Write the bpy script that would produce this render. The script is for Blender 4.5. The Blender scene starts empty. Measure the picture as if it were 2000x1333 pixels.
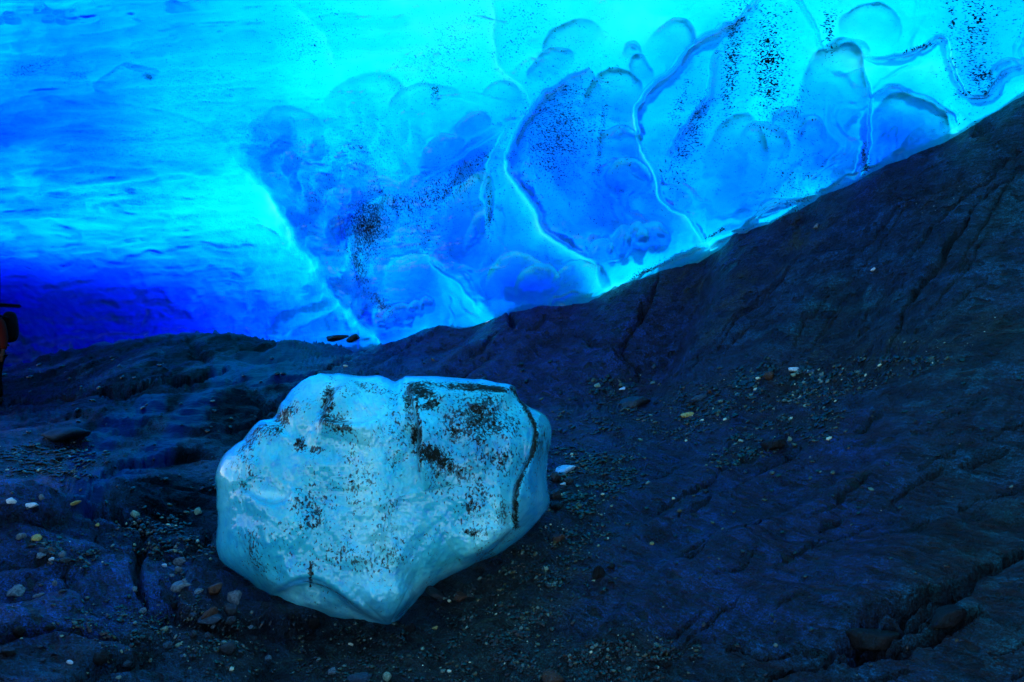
import bpy, bmesh, math, random
import numpy as np
from mathutils import Vector, Matrix

rng = np.random.default_rng(7)
random.seed(7)
S = bpy.context.scene
COL = S.collection
F, CX, CY, CH = 1555.0, 1000.0, 666.5, 1.5      # focal length, centre and camera height used to turn survey points into metres

def P3(px, py, d):
    return np.stack([(px-CX)/F*d, d+0*px, CH+(CY-py)/F*d], -1)

# ------------------------------------------------------------------ noise
def _h(ix, iy, iz, s):
    n = (ix*374761393 + iy*668265263 + iz*2147483647 + s*144665) & 0xffffffff
    n = ((n ^ (n >> 13))*1274126177) & 0xffffffff
    n = ((n ^ (n >> 16))*2246822519) & 0xffffffff
    return ((n ^ (n >> 15)) & 0xffffff)/float(0xffffff)

def vnoise(x, y, z, s=0):
    x, y, z = np.broadcast_arrays(x, y, z)
    ix, iy, iz = np.floor(x).astype(np.int64), np.floor(y).astype(np.int64), np.floor(z).astype(np.int64)
    fx, fy, fz = x-ix, y-iy, z-iz
    u, v, w = fx*fx*fx*(fx*(fx*6-15)+10), fy*fy*fy*(fy*(fy*6-15)+10), fz*fz*fz*(fz*(fz*6-15)+10)
    r = 0
    for a in (0, 1):
        for b in (0, 1):
            for c in (0, 1):
                r = r + _h(ix+a, iy+b, iz+c, s)*(u if a else 1-u)*(v if b else 1-v)*(w if c else 1-w)
    return r*2-1

def fbm(x, y, z, o=4, s=0, g=.5):
    r, a, f = 0, 1.0, 1.0
    for k in range(o):
        r = r + a*vnoise(x*f+k*7.3, y*f+k*3.1, z*f, s+k); a *= g; f *= 2.03
    return r

def ridged(x, y, z, o=4, s=0):
    r, a, f = 0, 1.0, 1.0
    for k in range(o):
        r = r + a*(1-np.abs(vnoise(x*f+k*5.7, y*f+k*9.1, z*f, s+k))*2); a *= .5; f *= 2.07
    return r

def voro(x, y, s=0, jit=.85):
    """2-D cellular distances F1, F2 and a cell value"""
    ix, iy = np.floor(x).astype(np.int64), np.floor(y).astype(np.int64)
    f1 = np.full(x.shape, 9.0); f2 = np.full(x.shape, 9.0); cid = np.zeros(x.shape)
    for a in (-1, 0, 1):
        for b in (-1, 0, 1):
            cx, cy = ix+a, iy+b
            ox = cx+.5+(_h(cx, cy, 0*cx, s)-.5)*jit; oy = cy+.5+(_h(cx, cy, 0*cx+1, s)-.5)*jit
            d = np.hypot(ox-x, oy-y)
            m = d < f1
            f2 = np.where(m, f1, np.minimum(f2, d)); cid = np.where(m, _h(cx, cy, 0*cx+2, s), cid); f1 = np.where(m, d, f1)
    return f1, f2, cid

def sstep(a, b, x):
    t = np.clip((x-a)/(b-a), 0, 1); return t*t*(3-2*t)

# ------------------------------------------------------------------ scattered-data surfaces
class RBF:
    def __init__(s, pts, vals, c, smooth=0.0):
        s.p = np.array(pts, float); s.c = c; n = len(s.p)
        D = np.sqrt(((s.p[:, None]-s.p[None])**2).sum(-1)+c*c)
        A = np.zeros((n+3, n+3)); A[:n, :n] = D - smooth*np.eye(n)*c; A[:n, n] = 1; A[:n, n+1:] = s.p; A[n, :n] = 1; A[n+1:, :n] = s.p.T
        b = np.zeros(n+3); b[:n] = vals
        s.w = np.linalg.solve(A, b)
    def __call__(s, x, y):
        sh = np.shape(x); x = np.ravel(x); y = np.ravel(y); out = np.empty(len(x)); n = len(s.p)
        for i in range(0, len(x), 20000):
            X, Y = x[i:i+20000], y[i:i+20000]
            D = np.sqrt((X[:, None]-s.p[:, 0])**2+(Y[:, None]-s.p[:, 1])**2+s.c**2)
            out[i:i+20000] = D@s.w[:n]+s.w[n]+s.w[n+1]*X+s.w[n+2]*Y
        return out.reshape(sh)

def poly_dist(px, py, pts, reach):
    """distance to a polyline, signed by side (positive to the right of travel when y points down), and the run 0..1 along it"""
    pts = np.array(pts, float)
    best = np.full(px.shape, 1e9); sg = np.ones(px.shape); run = np.zeros(px.shape)
    seg = np.hypot(*(pts[1:]-pts[:-1]).T); tot = seg.sum(); acc = 0
    lo, hi = pts.min(0)-reach, pts.max(0)+reach
    m = (px > lo[0]) & (px < hi[0]) & (py > lo[1]) & (py < hi[1])
    X, Y = px[m], py[m]
    B = best[m]; G = sg[m]; R = run[m]
    for (ax, ay), (bx, by), L in zip(pts[:-1], pts[1:], seg):
        dx, dy = bx-ax, by-ay
        t = np.clip(((X-ax)*dx+(Y-ay)*dy)/(L*L), 0, 1)
        qx, qy = X-ax-t*dx, Y-ay-t*dy
        d = np.hypot(qx, qy); k = d < B
        B = np.where(k, d, B); G = np.where(k, np.sign(dx*qy-dy*qx), G); R = np.where(k, (acc+t*L)/tot, R); acc += L
    best[m] = B; sg[m] = G; run[m] = R
    return best, sg, run

def smooth_poly(pts, n=6):
    p = [np.array(q, float) for q in pts]; p = [2*p[0]-p[1]]+p+[2*p[-1]-p[-2]]; out = []
    for i in range(1, len(p)-2):
        for k in range(n):
            t = k/n
            out.append(.5*((2*p[i])+(-p[i-1]+p[i+1])*t+(2*p[i-1]-5*p[i]+4*p[i+1]-p[i+2])*t*t+(-p[i-1]+3*p[i]-3*p[i+1]+p[i+2])*t**3))
    out.append(p[-2]); return out

# ------------------------------------------------------------------ mesh + tag helpers
def mesh_np(name, V, Q, mats, smooth=True, attrs=None):
    me = bpy.data.meshes.new(name)
    V = np.ascontiguousarray(V, dtype=np.float32); Q = np.ascontiguousarray(Q, dtype=np.int32); k = Q.shape[1]
    me.vertices.add(len(V)); me.vertices.foreach_set('co', V.ravel())
    me.loops.add(Q.size); me.loops.foreach_set('vertex_index', Q.ravel())
    me.polygons.add(len(Q)); me.polygons.foreach_set('loop_start', np.arange(0, Q.size, k, dtype=np.int32))
    me.polygons.foreach_set('loop_total', np.full(len(Q), k, dtype=np.int32))
    me.update(calc_edges=True); me.validate()
    me.polygons.foreach_set('use_smooth', np.full(len(me.polygons), smooth))
    for m in mats: me.materials.append(m)
    for a, v in (attrs or {}).items():
        at = me.attributes.new(a, 'FLOAT', 'POINT'); at.data.foreach_set('value', np.ascontiguousarray(v, dtype=np.float32).ravel())
    o = bpy.data.objects.new(name, me); COL.objects.link(o)
    return o

def tag(o, label=None, cat=None, group=None, kind=None):
    if label: o['label'] = label
    if cat: o['category'] = cat
    if group: o['group'] = group
    if kind: o['kind'] = kind
    return o

def grid_quads(nr, nc, off=0, flip=False):
    i = np.arange(nr-1)[:, None]*nc+np.arange(nc-1)[None]+off
    q = np.stack([i, i+1, i+nc+1, i+nc], -1).reshape(-1, 4)
    return q[:, ::-1] if flip else q

# ------------------------------------------------------------------ node helper
class NT:
    def __init__(s, name):
        s.m = bpy.data.materials.new(name); s.m.use_nodes = True; s.t = s.m.node_tree; s.t.nodes.clear()
        s.out = s.n('ShaderNodeOutputMaterial')
    def n(s, ty, ins=None, **kw):
        nd = s.t.nodes.new(ty)
        for k, v in kw.items(): setattr(nd, k, v)
        for k, v in (ins or {}).items():
            if hasattr(v, 'bl_idname') or isinstance(v, bpy.types.NodeSocket): s.t.links.new(v, nd.inputs[k])
            else: nd.inputs[k].default_value = v
        return nd
    def math(s, op, a, b=0.0, c=0.0, clamp=False):
        nd = s.n('ShaderNodeMath', {0: a, 1: b, 2: c}, operation=op); nd.use_clamp = clamp; return nd.outputs[0]
    def ramp(s, f, a, b, lo=0.0, hi=1.0):
        nd = s.n('ShaderNodeMapRange', {'Value': f, 'From Min': a, 'From Max': b, 'To Min': lo, 'To Max': hi}); nd.interpolation_type = 'SMOOTHSTEP'; return nd.outputs[0]
    def mixc(s, f, a, b):
        nd = s.n('ShaderNodeMix', data_type='RGBA')
        for k, v in ((0, f), (6, a), (7, b)):
            if isinstance(v, bpy.types.NodeSocket): s.t.links.new(v, nd.inputs[k])
            else: nd.inputs[k].default_value = v
        return nd.outputs[2]
    def mixs(s, f, a, b): return s.n('ShaderNodeMixShader', {0: f, 1: a, 2: b}).outputs[0]
    def attr(s, name): return s.n('ShaderNodeAttribute', attribute_name=name).outputs['Fac']
    def noise(s, vec, scale, detail=4, rough=.55, dist=0.0, out='Fac'):
        return s.n('ShaderNodeTexNoise', {'Vector': vec, 'Scale': scale, 'Detail': detail, 'Roughness': rough, 'Distortion': dist}).outputs[out]
    def mapped(s, scale=(1, 1, 1), rot=(0, 0, 0), src='Object'):
        tc = s.n('ShaderNodeTexCoord').outputs[src]
        return s.n('ShaderNodeMapping', {'Vector': tc, 'Rotation': rot, 'Scale': scale}).outputs[0]
    def bump(s, h, strength=.5, dist=.02, nrm=None):
        ins = {'Height': h, 'Strength': strength, 'Distance': dist}
        if nrm is not None: ins['Normal'] = nrm
        return s.n('ShaderNodeBump', ins).outputs[0]

def c4(r, g, b): return (r, g, b, 1.0)

# ================================================================== THE ROCK BED (height field in metres)
contact = [(-700, 745), (-300, 725), (0, 712), (60, 705), (120, 692), (210, 676), (250, 657), (370, 648), (480, 648), (540, 658), (560, 668), (650, 676), (690, 687),
           (720, 688), (755, 672), (790, 655), (830, 633), (862, 630), (895, 641), (965, 612), (1000, 611), (1045, 603), (1090, 601), (1130, 582), (1185, 570), (1225, 556), (1270, 540),
           (1330, 521), (1380, 490), (1440, 457), (1500, 437), (1535, 425), (1575, 405), (1600, 388), (1670, 358), (1740, 325), (1800, 298), (1870, 262), (1925, 232), (1970, 205), (2000, 188),
           (2100, 140), (2300, 40), (2700, -120)]
cxs = np.array([c[0] for c in contact], float); cys = np.array([c[1] for c in contact], float)
cdepth = ([-700, -300, 0, 300, 550, 720, 895, 1000, 1185, 1330, 1535, 1740, 2000, 2300, 2700], [17.5, 17, 16.5, 15.5, 14, 13, 11.5, 10.5, 9.2, 8.3, 7.2, 6.3, 5.6, 5.1, 4.8])
def contact_y(px): return np.interp(px, cxs, cys)
def contact_d(px): return np.interp(px, *cdepth)

rp = [  # survey points: column, row, distance
 (700,1333,3.4),(1100,1333,3.3),(1500,1333,3.0),(2000,1333,2.6),(0,1333,2.95),(350,1333,3.2),(-400,1333,2.6),(2400,1333,2.2),
 (735,1240,4.0),(500,1160,4.3),(2000,1000,3.6),(2000,600,4.7),(2400,900,3.2),(2400,500,4.0),
 (1250,790,7.2),(1500,750,6.2),(1750,690,5.3),(1100,800,7.0),(1100,740,8.6),(1100,660,9.3),
 (300,900,6.5),(100,940,5.5),(300,770,10),(0,795,13.4),(-80,800,13.4),(90,805,11.8),(600,715,10.8),(430,780,9.0),(-400,850,8.5),(150,1000,4.6),
 (100,1110,3.9),(320,1200,3.7),(300,1020,4.9),(750,900,6.0),(1080,950,5.0),(950,1110,4.25),(1200,1200,3.6),(1400,1000,4.4),
 (1300,870,5.6),(1700,850,4.6),(1500,1100,3.75),(1750,1180,3.1),(800,720,10.2),(900,680,11),(1320,640,8.1),(1500,560,7.0),(1750,480,5.9),(1650,620,6.1),
 (2000,380,5.25),(1850,570,5.2),(480,700,12.5),(200,740,12.2)]
RX, RZ = [], []
for px, py, d in rp:
    q = P3(np.float64(px), np.float64(py), np.float64(d)); RX.append((q[0], q[1])); RZ.append(q[2])
for px in (-700, -300, 0, 150, 300, 430, 550, 640, 720, 800, 895, 1000, 1090, 1185, 1260, 1330, 1430, 1535, 1640, 1740, 1870, 2000, 2300, 2700):
    d = contact_d(px); q = P3(np.float64(px), contact_y(px), d)
    RX.append((q[0], q[1])); RZ.append(q[2])
    left = px < 700
    for dd, dz in (((1.2, -.1), (3.5, -.7), (9, -1.0), (22, -1.2)) if left else ((.5, .1), (1.2, .12), (3.5, .15), (12, .2))):
        k = (d+dd)/d; RX.append((q[0]*k, q[1]+dd)); RZ.append(q[2]+dz)
for x, y, z in ((0,1,-.08),(0,-1,-.12),(-2.5,1,.12),(-6,1,.5),(-9,4,.6),(0,-6,-.3),(-5,-6,0),(2,1,.5),(4,1.5,1.9),(7,2,4),(6,-4,1.2),(9,6,5.2),(14,8,7.5),(14,20,7.5),(-15,8,.9),(-16,-6,.8),(5,30,3),(-5,40,.2),(-25,30,.5)):
    RX.append((x, y)); RZ.append(z)
rock_rbf = RBF(RX, RZ, .35, .0)

def rock_z(X, Y):
    """large shape + strata relief, a height field over the ground plan"""
    z = rock_rbf(X, Y)
    return z

def build_rock():
    cols = np.concatenate([np.linspace(-900, -40, 40), np.linspace(-25, 2025, 830), np.linspace(2045, 2900, 40)])
    NR = 760
    dl = np.exp(np.linspace(math.log(1.15), math.log(60), 900))
    Xl = (cols[None]-CX)/F*dl[:, None]; Yl = np.repeat(dl[:, None], len(cols), 1)
    Zl = rock_z(Xl, Yl)
    pyl = CY-(Zl-CH)/Yl*F
    dpy = np.abs(np.diff(pyl, axis=0)); dpy = np.where(np.diff(pyl, axis=0) > 0, dpy*.25, dpy)
    ds = np.minimum(dpy, 60)+np.diff(np.log(dl))[:, None]*40
    cum = np.vstack([np.zeros(len(cols)), np.cumsum(ds, 0)]); cum /= cum[-1]
    D = np.stack([np.interp(np.linspace(0, 1, NR), cum[:, j], dl) for j in range(len(cols))], 1)
    X = (cols[None]-CX)/F*D; Y = D
    Z = rock_z(X, Y)
    PX = np.repeat(cols[None], NR, 0); PY = CY-(Z-CH)/Y*F
    far = sstep(.0, 1.0, (D-contact_d(PX)))          # beyond the crest
    near = 1-far
    dz = np.zeros_like(Z)
    # layering that dips to the right: long low steps running up the bank
    a = math.radians(38)
    U = X*math.cos(a)+Y*math.sin(a); W = -X*math.sin(a)+Y*math.cos(a)
    warp = fbm(X*.8, Y*.8, Z*0, 3, 11)*.35
    L = (W+Z*.9+warp*.6+.05*fbm(X*6, Y*6, Z*6, 3, 12))*1.7
    ft = L-np.floor(L)
    stepv = (sstep(.0, .72, ft)-sstep(.72, 1, ft)*1.0)*.045*(.3+.7*np.clip(.5+fbm(X*.7, Y*.7, Z*0+3, 2, 5), 0, 1))
    dz += stepv*np.clip(1.6-X*.25, .35, 1.0)*(.12+.88*sstep(-2, 0, X))
    dz += fbm(X*1.1, Y*1.1, Z*0, 5, 2, .5)*.05*np.clip(1.25-.35*X, .25, 1.2)
    bank = sstep(-1.5, .5, X)
    dz += fbm(U*7, W*1.8, Z*2, 4, 21, .58)*.013*bank
    dz += ridged(U*4, W*.9, Z, 3, 31)*.007*bank
    dz += (1-bank)*(fbm(X*1.4, Y*6, Z*2, 4, 22, .6)*.022+ridged(X*.8, Y*3.4, Z, 3, 32)*.016)
    dz += fbm(X*6, Y*6, Z*3, 4, 23, .62)*.010
    # broken, blocky rock low on the left
    blk = sstep(900, 300, PX)*sstep(5.6, 4.6, D)
    f1, f2, cid = voro(X*1.9+.3*fbm(X*2, Y*2, Z*0, 2, 8), Y*1.5+.3*fbm(X*2, Y*2, Z*0, 2, 9), 3)
    dz += blk*((cid-.5)*.13*sstep(.01, .10, f2-f1)-.08*np.exp(-(f2-f1)/.07)+.02)
    gap = blk*np.exp(-(f2-f1)/.06)
    blk2 = sstep(700, 500, PX)*sstep(5.0, 6.0, D)*near
    f1, f2, cid = voro(X*.55+.2*fbm(X, Y, Z*0, 2, 18), Y*.8+.2*fbm(X, Y, Z*0, 2, 19), 5)
    dz += blk2*((cid-.5)*.08*sstep(.02, .22, f2-f1)-.05*np.exp(-(f2-f1)/.14))
    # traced cracks and ledges
    crk = np.zeros_like(X)
    WX = PX+6*fbm(PX/40, PY/40, PX*0, 5, 43, .6); WY = PY+6*fbm(PX/40, PY/40, PX*0+3, 5, 44, .6)
    for pts, w, dep in CRACKS:
        b, sg, run = poly_dist(WX, WY, smooth_poly(pts, 4), 60)
        wob = 1+.5*fbm(PX*.03, PY*.03, Z*0, 2, 41)
        tap = np.sin(np.clip(run, 0.02, .98)*math.pi)**.5
        c_ = near*np.exp(-(b/(.8*w*wob*(.4+.6*tap)))**2)*(.4+.6*tap); dz -= dep*c_; crk = np.maximum(crk, c_)
    for pts, w, amp in LEDGES:      # one side stands proud of the other
        b, sg, run = poly_dist(WX, WY, smooth_poly(pts, 4), 160)
        tap = np.sin(np.clip(run, 0.01, .99)*math.pi)**.6
        dz += near*amp*tap*np.where(sg > 0, np.exp(-b/w)*-1.0, np.exp(-b/(w*2.5))*.5)*(1-np.exp(-(b/2.5)**2))
    # keep the boulder's seat and the gravel ledge even
    grav = gravel_mask(PX, PY)*near
    dz = dz*(1-.5*grav)+grav*fbm(X*9, Y*9, Z*0, 4, 51, .6)*.012
    dz = np.clip(dz, -.5, .25)
    Z2 = Z+dz
    # damp near the ice edge so that the contact stays put
    V = np.stack([X, Y, Z2], -1)
    wet = np.clip(stream_mask(PX, PY)*near, 0, 1)
    attrs = {'gravel': grav, 'wet': wet, 'ochre': np.clip(ochre_mask(PX, PY)*near, 0, 1), 'dip': np.clip(np.maximum(crk*1.3, gap), 0, 1), 'slab': near*sstep(.25, .7, blob(PX, PY, 60, 1030, 230, 90, 10)+blob(PX, PY, 200, 1110, 130, 60, 0)+blob(PX, PY, 60, 1200, 230, 60, 0)+.35*fbm(X*2, Y*2, X*0, 4, 66)), 'teal_light': teal_light_mask(PX, PY)*near, 'painted_shade': near*np.clip(np.maximum(sstep(640, 480, PX)*sstep(900, 800, PY), blob(PX, PY, 330, 960, 130, 90, 0, 3))*1.15+.4*fbm(X*2, Y*2, X*0, 4, 62), 0, 1)*sstep(700, 560, PX)}
    o = mesh_np('rock_ground', V.reshape(-1, 3), grid_quads(NR, len(cols)), [M_ROCK], True, attrs)
    tag(o, 'dark blue slate bedrock rising to the right under the ice', None, None, 'structure')
    return o, V, cols

CRACKS = [
 ([(1280,545),(1262,585),(1240,640),(1222,672),(1215,690)], 6, .14),
 ([(1215,682),(1185,672),(1150,660),(1120,650)], 4, .07),
 ([(1215,690),(1230,715),(1250,745)], 7, .06),
 ([(1185,668),(1205,700),(1235,735)], 3, .04),
 ([(2000,330),(1930,385),(1880,440),(1840,505),(1790,570),(1760,630),(1738,690)], 5, .09),
 ([(2000,290),(1940,340),(1900,375),(1850,420),(1810,460),(1780,500),(1735,545)], 4, .06),
 ([(1660,600),(1620,640),(1560,710)], 3, .035),
 ([(1560,520),(1500,580),(1440,640),(1400,690)], 4, .04),
 ([(1480,400),(1530,440),(1600,430)], 4, .03),
 ([(1760,400),(1800,385),(1850,365),(1880,350)], 7, .05),
 ([(1900,262),(1925,245),(1940,255)], 12, .12),
 ([(1290,1000),(1340,975),(1390,945),(1440,905),(1480,888),(1560,855)], 4, .045),
 ([(1330,1015),(1380,990),(1440,960),(1485,925),(1500,905)], 5, .06),
 ([(1600,870),(1560,885),(1500,910)], 3, .03),
 ([(1610,1275),(1650,1250),(1700,1205),(1760,1180),(1830,1155),(1900,1130),(1960,1100),(2010,1065)], 10, .17),
 ([(1640,1278),(1700,1262),(1760,1262),(1820,1242),(1870,1225),(1915,1200)], 8, .13),
 ([(1660,1262),(1720,1225),(1790,1205),(1850,1178),(1900,1150)], 15, .17),
 ([(1875,912),(1910,905),(1970,885)], 7, .06),
 ([(1740,985),(1770,960),(1805,940),(1850,915)], 4, .035),
 ([(1635,990),(1655,975),(1690,955)], 7, .05),
 ([(1600,1040),(1625,1030),(1650,1020)], 7, .04),
 ([(1570,1090),(1590,1070),(1610,1060)], 5, .035),
 ([(1500,1320),(1560,1290),(1620,1270)], 5, .05),
 ([(1700,1310),(1740,1318),(1790,1312)], 5, .035),
 ([(1470,1250),(1420,1262),(1500,1268),(1600,1262)], 4, .025),
 ([(995,612),(1010,632),(1005,650)], 10, .12),
 ([(1060,620),(1050,640),(1030,655)], 5, .05),
 ([(920,700),(940,690),(965,665),(1000,650)], 5, .05),
 ([(900,735),(930,720),(955,700)], 6, .05),
 ([(0,790),(80,782),(150,772),(210,772),(260,758),(330,748),(400,742),(440,730)], 6, .14),
 ([(310,735),(360,745),(410,738),(440,728)], 6, .10),
 ([(380,672),(395,700),(410,712)], 14, .13),
 ([(440,870),(490,835),(540,790),(600,745),(700,700),(780,665)], 5, .07),
 ([(700,740),(760,700),(830,655)], 3, .04),
 ([(180,990),(230,1010),(270,1040),(265,1110),(290,1160)], 12, .14),
 ([(265,1065),(300,1085),(340,1075)], 10, .1),
 ([(430,1030),(400,1070),(330,1100)], 8, .08),
]
LEDGES = [
 ([(1680,835),(1560,850),(1480,885),(1400,930)], 14, .03),
 ([(170,990),(200,930),(260,890),(320,880),(430,880)], 20, .09),
 ([(640,670),(560,672),(520,690),(500,700)], 10, .08),
 ([(240,1090),(200,1110),(120,1120),(60,1130)], 12, .05),
]
_rc = random.Random(12)
for _ in range(44):
    cx_ = _rc.uniform(1230, 2010); cy_ = _rc.uniform(float(contact_y(cx_))+40, 1320)
    ang_ = math.radians(-52+30*min(1, max(0, (cy_-500)/450))+_rc.uniform(-7, 7)); ln_ = _rc.uniform(25, 130)
    bend = _rc.uniform(-.15, .15)*ln_
    CRACKS.append(([(cx_+ln_*k*math.cos(ang_)-bend*(k*k)*math.sin(ang_), cy_+ln_*k*math.sin(ang_)+bend*(k*k)*math.cos(ang_)) for k in (-1, -.5, 0, .5, 1)], _rc.uniform(1.6, 3.6), _rc.uniform(.015, .04)))
def blob(px, py, cx, cy, rx, ry, rot=0.0, p=2):
    c, s = math.cos(math.radians(rot)), math.sin(math.radians(rot))
    u = ((px-cx)*c+(py-cy)*s)/rx; v = (-(px-cx)*s+(py-cy)*c)/ry
    return np.exp(-(u*u+v*v)**(p/2))
def gravel_mask(px, py):
    m = np.zeros(px.shape)
    for b in ((1180,800,110,50,-12),(1400,790,190,48,-14),(1620,735,170,42,-20),(1800,685,130,34,-26),(1920,650,90,26,-28),(1500,850,110,35,-22),(1150,930,90,60,-10),(1110,1010,90,60,-20),
              (250,1230,130,45,10),(430,1250,110,60,20),(330,1060,110,60,0),(80,900,120,40,0),(800,1290,260,60,5),(1150,1290,200,45,0),(980,1190,140,90,-30),(1080,1090,110,60,-20),(130,1080,60,30,10),(1850,390,70,22,-28),(1590,840,80,28,-25)):
        m = np.maximum(m, blob(px, py, *b, p=3))
    m = m*(.75+.5*fbm(px/60, py/26, px*0, 4, 305))
    return np.clip(m*1.3, 0, 1)
def stream_mask(px, py):
    m = np.zeros(px.shape)
    for pts, w in (([(560,700),(500,712),(440,735),(415,780),(360,820),(300,880),(200,950),(165,985)], 24), ([(300,800),(200,850),(150,900)], 22), ([(500,740),(600,735)], 22)):
        b, sg, run = poly_dist(px, py, smooth_poly(pts, 4), 120)
        m = np.maximum(m, sstep(w*1.3, w*.5, b+8*fbm(px*.02, py*.03, px*0, 3, 61)))
    return m
def teal_light_mask(px, py):  # cast of mixed light on the rock, put into its colour as teal zones
    m = .15+.45*fbm(px/160, py/110, px*0, 4, 63)
    for cx_, cy_, rx, ry, rot, a in ((1950,1150,320,420,0,.9),(1050,1310,900,80,0,1.0),(1900,400,250,200,-30,.7),(1650,600,330,120,-25,.8),(800,1290,420,110,0,1.0),(980,1180,150,110,-30,.9),(1900,700,260,200,-20,.8),(300,760,260,80,0,.9),(1400,1320,300,50,0,.4),(250,1060,120,60,0,.8)):
        m = np.maximum(m, a*blob(px, py, cx_, cy_, rx, ry, rot)+.3*fbm(px/90, py/60, px*0, 3, 64)*blob(px, py, cx_, cy_, rx, ry, rot))
    m = m-1.2*blob(px, py, 1450, 1050, 260, 170, -20)-.8*blob(px, py, 1000, 700, 150, 70)
    return np.clip(m, 0, 1)
def ochre_mask(px, py):
    m = np.zeros(px.shape)
    for b in ((1560,470,110,45,-45),(1450,560,90,30,-50),(1330,560,60,40,0),(1400,640,60,20,-50),(425,1110,22,28,0),(1700,700,260,50,-15),(980,1180,220,120,-20),(700,1290,260,60,0),(300,720,120,40,0),(150,960,130,40,0)):
        m = np.maximum(m, blob(px, py, *b))
    return m

# ================================================================== MATERIALS
def mat_rock():
    t = NT('slate_rock'); g = t.attr('gravel'); wet = t.attr('wet'); och = t.attr('ochre'); dip = t.attr('dip')
    v = t.mapped((1, 1, 1)); rot = t.mapped((1, 1, 1), (0, 0, math.radians(-36)))
    def st(sx, sy, sz): return t.n('ShaderNodeMapping', {'Vector': rot, 'Scale': (sx, sy, sz)}).outputs[0]
    n1 = t.noise(v, 1.1, 6, .62); n2 = t.noise(st(6, 1.3, 4), 1.6, 7, .68, .5); n3 = t.noise(v, 60, 4, .7); n4 = t.noise(v, 7, 7, .72); n5 = t.noise(st(30, 8, 20), 1.5, 5, .7, .4)
    tl = t.attr('teal_light'); lo_ = t.mixc(tl, ROCK_A, ROCK_C); hi_ = t.mixc(tl, ROCK_B, c4(.002, .060, .070))
    lo_ = t.mixc(t.ramp(n1, .44, .60, 0, .5), lo_, c4(.0008, .012, .03))
    base = t.mixc(t.ramp(n2, .40, .62), lo_, hi_)
    base = t.mixc(t.ramp(n5, .50, .72, 0, .8), base, c4(.003, .010, .018))
    base = t.mixc(t.math('MULTIPLY', och, t.ramp(n4, .38, .6)), base, ROCK_O)
    base = t.mixc(t.math('MULTIPLY', g, .75), base, c4(.006, .014, .014))
    base = t.mixc(t.math('MULTIPLY', t.attr('slab'), .8), base, t.mixc(t.ramp(n2, .4, .62), c4(.001, .014, .09), c4(.003, .045, .21)))  # brighter light on the left slabs, put into a lighter blue base
    # worn pits drawn out along the layering, holding black grit
    vp = t.n('ShaderNodeTexVoronoi', {'Vector': t.n('ShaderNodeVectorMath', {0: st(11, 3.6, 6), 1: t.n('ShaderNodeVectorMath', {0: t.noise(v, 6, 3, .6, out='Color'), 'Scale': 1.1}, operation='SCALE').outputs[0]}, operation='ADD').outputs[0], 'Scale': 1.6, 'Randomness': 1.0})
    pk = t.ramp(t.n('ShaderNodeSeparateColor', {0: vp.outputs['Color']}).outputs[0], .42, .56)
    pit = t.math('MULTIPLY', t.math('MULTIPLY', pk, t.ramp(vp.outputs['Distance'], .50, .34)), t.ramp(n4, .44, .56))
    base = t.mixc(t.math('MULTIPLY', pit, .95), base, c4(.003, .005, .005))
    base = t.mixc(t.attr('painted_shade'), base, c4(.0006, .0022, .0035))  # shade over the far-left floor and hollow, painted into the base colour
    crumbs = t.math('MULTIPLY', t.ramp(n3, .52, .60), t.ramp(t.math('ADD', n4, t.math('MULTIPLY', g, .3)), .50, .64))
    base = t.mixc(crumbs, base, c4(.002, .004, .004))
    vo = t.n('ShaderNodeTexVoronoi', {'Vector': v, 'Scale': 85.0, 'Randomness': 1.0})
    pick = t.ramp(t.n('ShaderNodeSeparateColor', {0: vo.outputs['Color']}).outputs[0], .95, .97)
    painted_glint = t.math('MULTIPLY', t.math('MULTIPLY', t.math('MULTIPLY', pick, t.math('SUBTRACT', 1.0, t.attr('painted_shade'))), t.ramp(vo.outputs['Distance'], .40, .25)), t.math('ADD', t.math('MULTIPLY', g, .9), t.ramp(n4, .58, .72, 0, .4)))
    base = t.mixc(painted_glint, base, c4(.45, .60, .42))  # wet sparkle painted as pale specks in the base colour
    seam = t.ramp(t.noise(st(16, 1.1, 8), 1.4, 5, .6, 1.0), .62, .68)
    base = t.mixc(t.math('MULTIPLY', seam, .7), base, c4(.002, .004, .005))
    base = t.mixc(t.math('MULTIPLY', dip, .92), base, c4(.001, .002, .002))  # shade in cracks and between blocks, painted nearly black
    h = t.math('ADD', t.math('MULTIPLY', n3, .35), t.math('ADD', t.math('MULTIPLY', n4, 1.2), t.math('MULTIPLY', n2, 1.4)))
    h = t.math('SUBTRACT', h, t.math('ADD', t.math('MULTIPLY', seam, .5), t.math('MULTIPLY', pit, .8)))
    h = t.math('ADD', h, t.math('ADD', t.math('MULTIPLY', painted_glint, .4), t.math('MULTIPLY', n5, .5)))
    nor = t.bump(h, 1.0, .06)
    wetnor = t.bump(t.noise(t.mapped((3, 9, 3)), 3.0, 3, .5), .5, .03)
    rough = t.ramp(n4, .3, .7, .24, .55)
    fine = t.noise(v, 130, 3, .75); grain = t.noise(st(60, 22, 50), 1.5, 4, .75)
    base = t.n('ShaderNodeVectorMath', {0: base, 'Scale': t.math('MULTIPLY', t.ramp(fine, .40, .60, .2, 1.7), t.math('MULTIPLY', t.ramp(grain, .38, .62, .35, 1.8), t.ramp(n4, .40, .60, .35, 1.45)))}, operation='SCALE').outputs[0]
    sp_ = t.math('SUBTRACT', .32, t.math('MULTIPLY', t.attr('painted_shade'), .30))
    pr = t.n('ShaderNodeBsdfPrincipled', {'Base Color': base, 'Roughness': rough, 'Normal': nor, 'Specular IOR Level': sp_})
    prw = t.n('ShaderNodeBsdfPrincipled', {'Base Color': c4(.0005, .0025, .040), 'Roughness': .35, 'Normal': wetnor, 'Specular IOR Level': .05})  # wet stream; its blue ice reflection is put into the base colour
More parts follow.
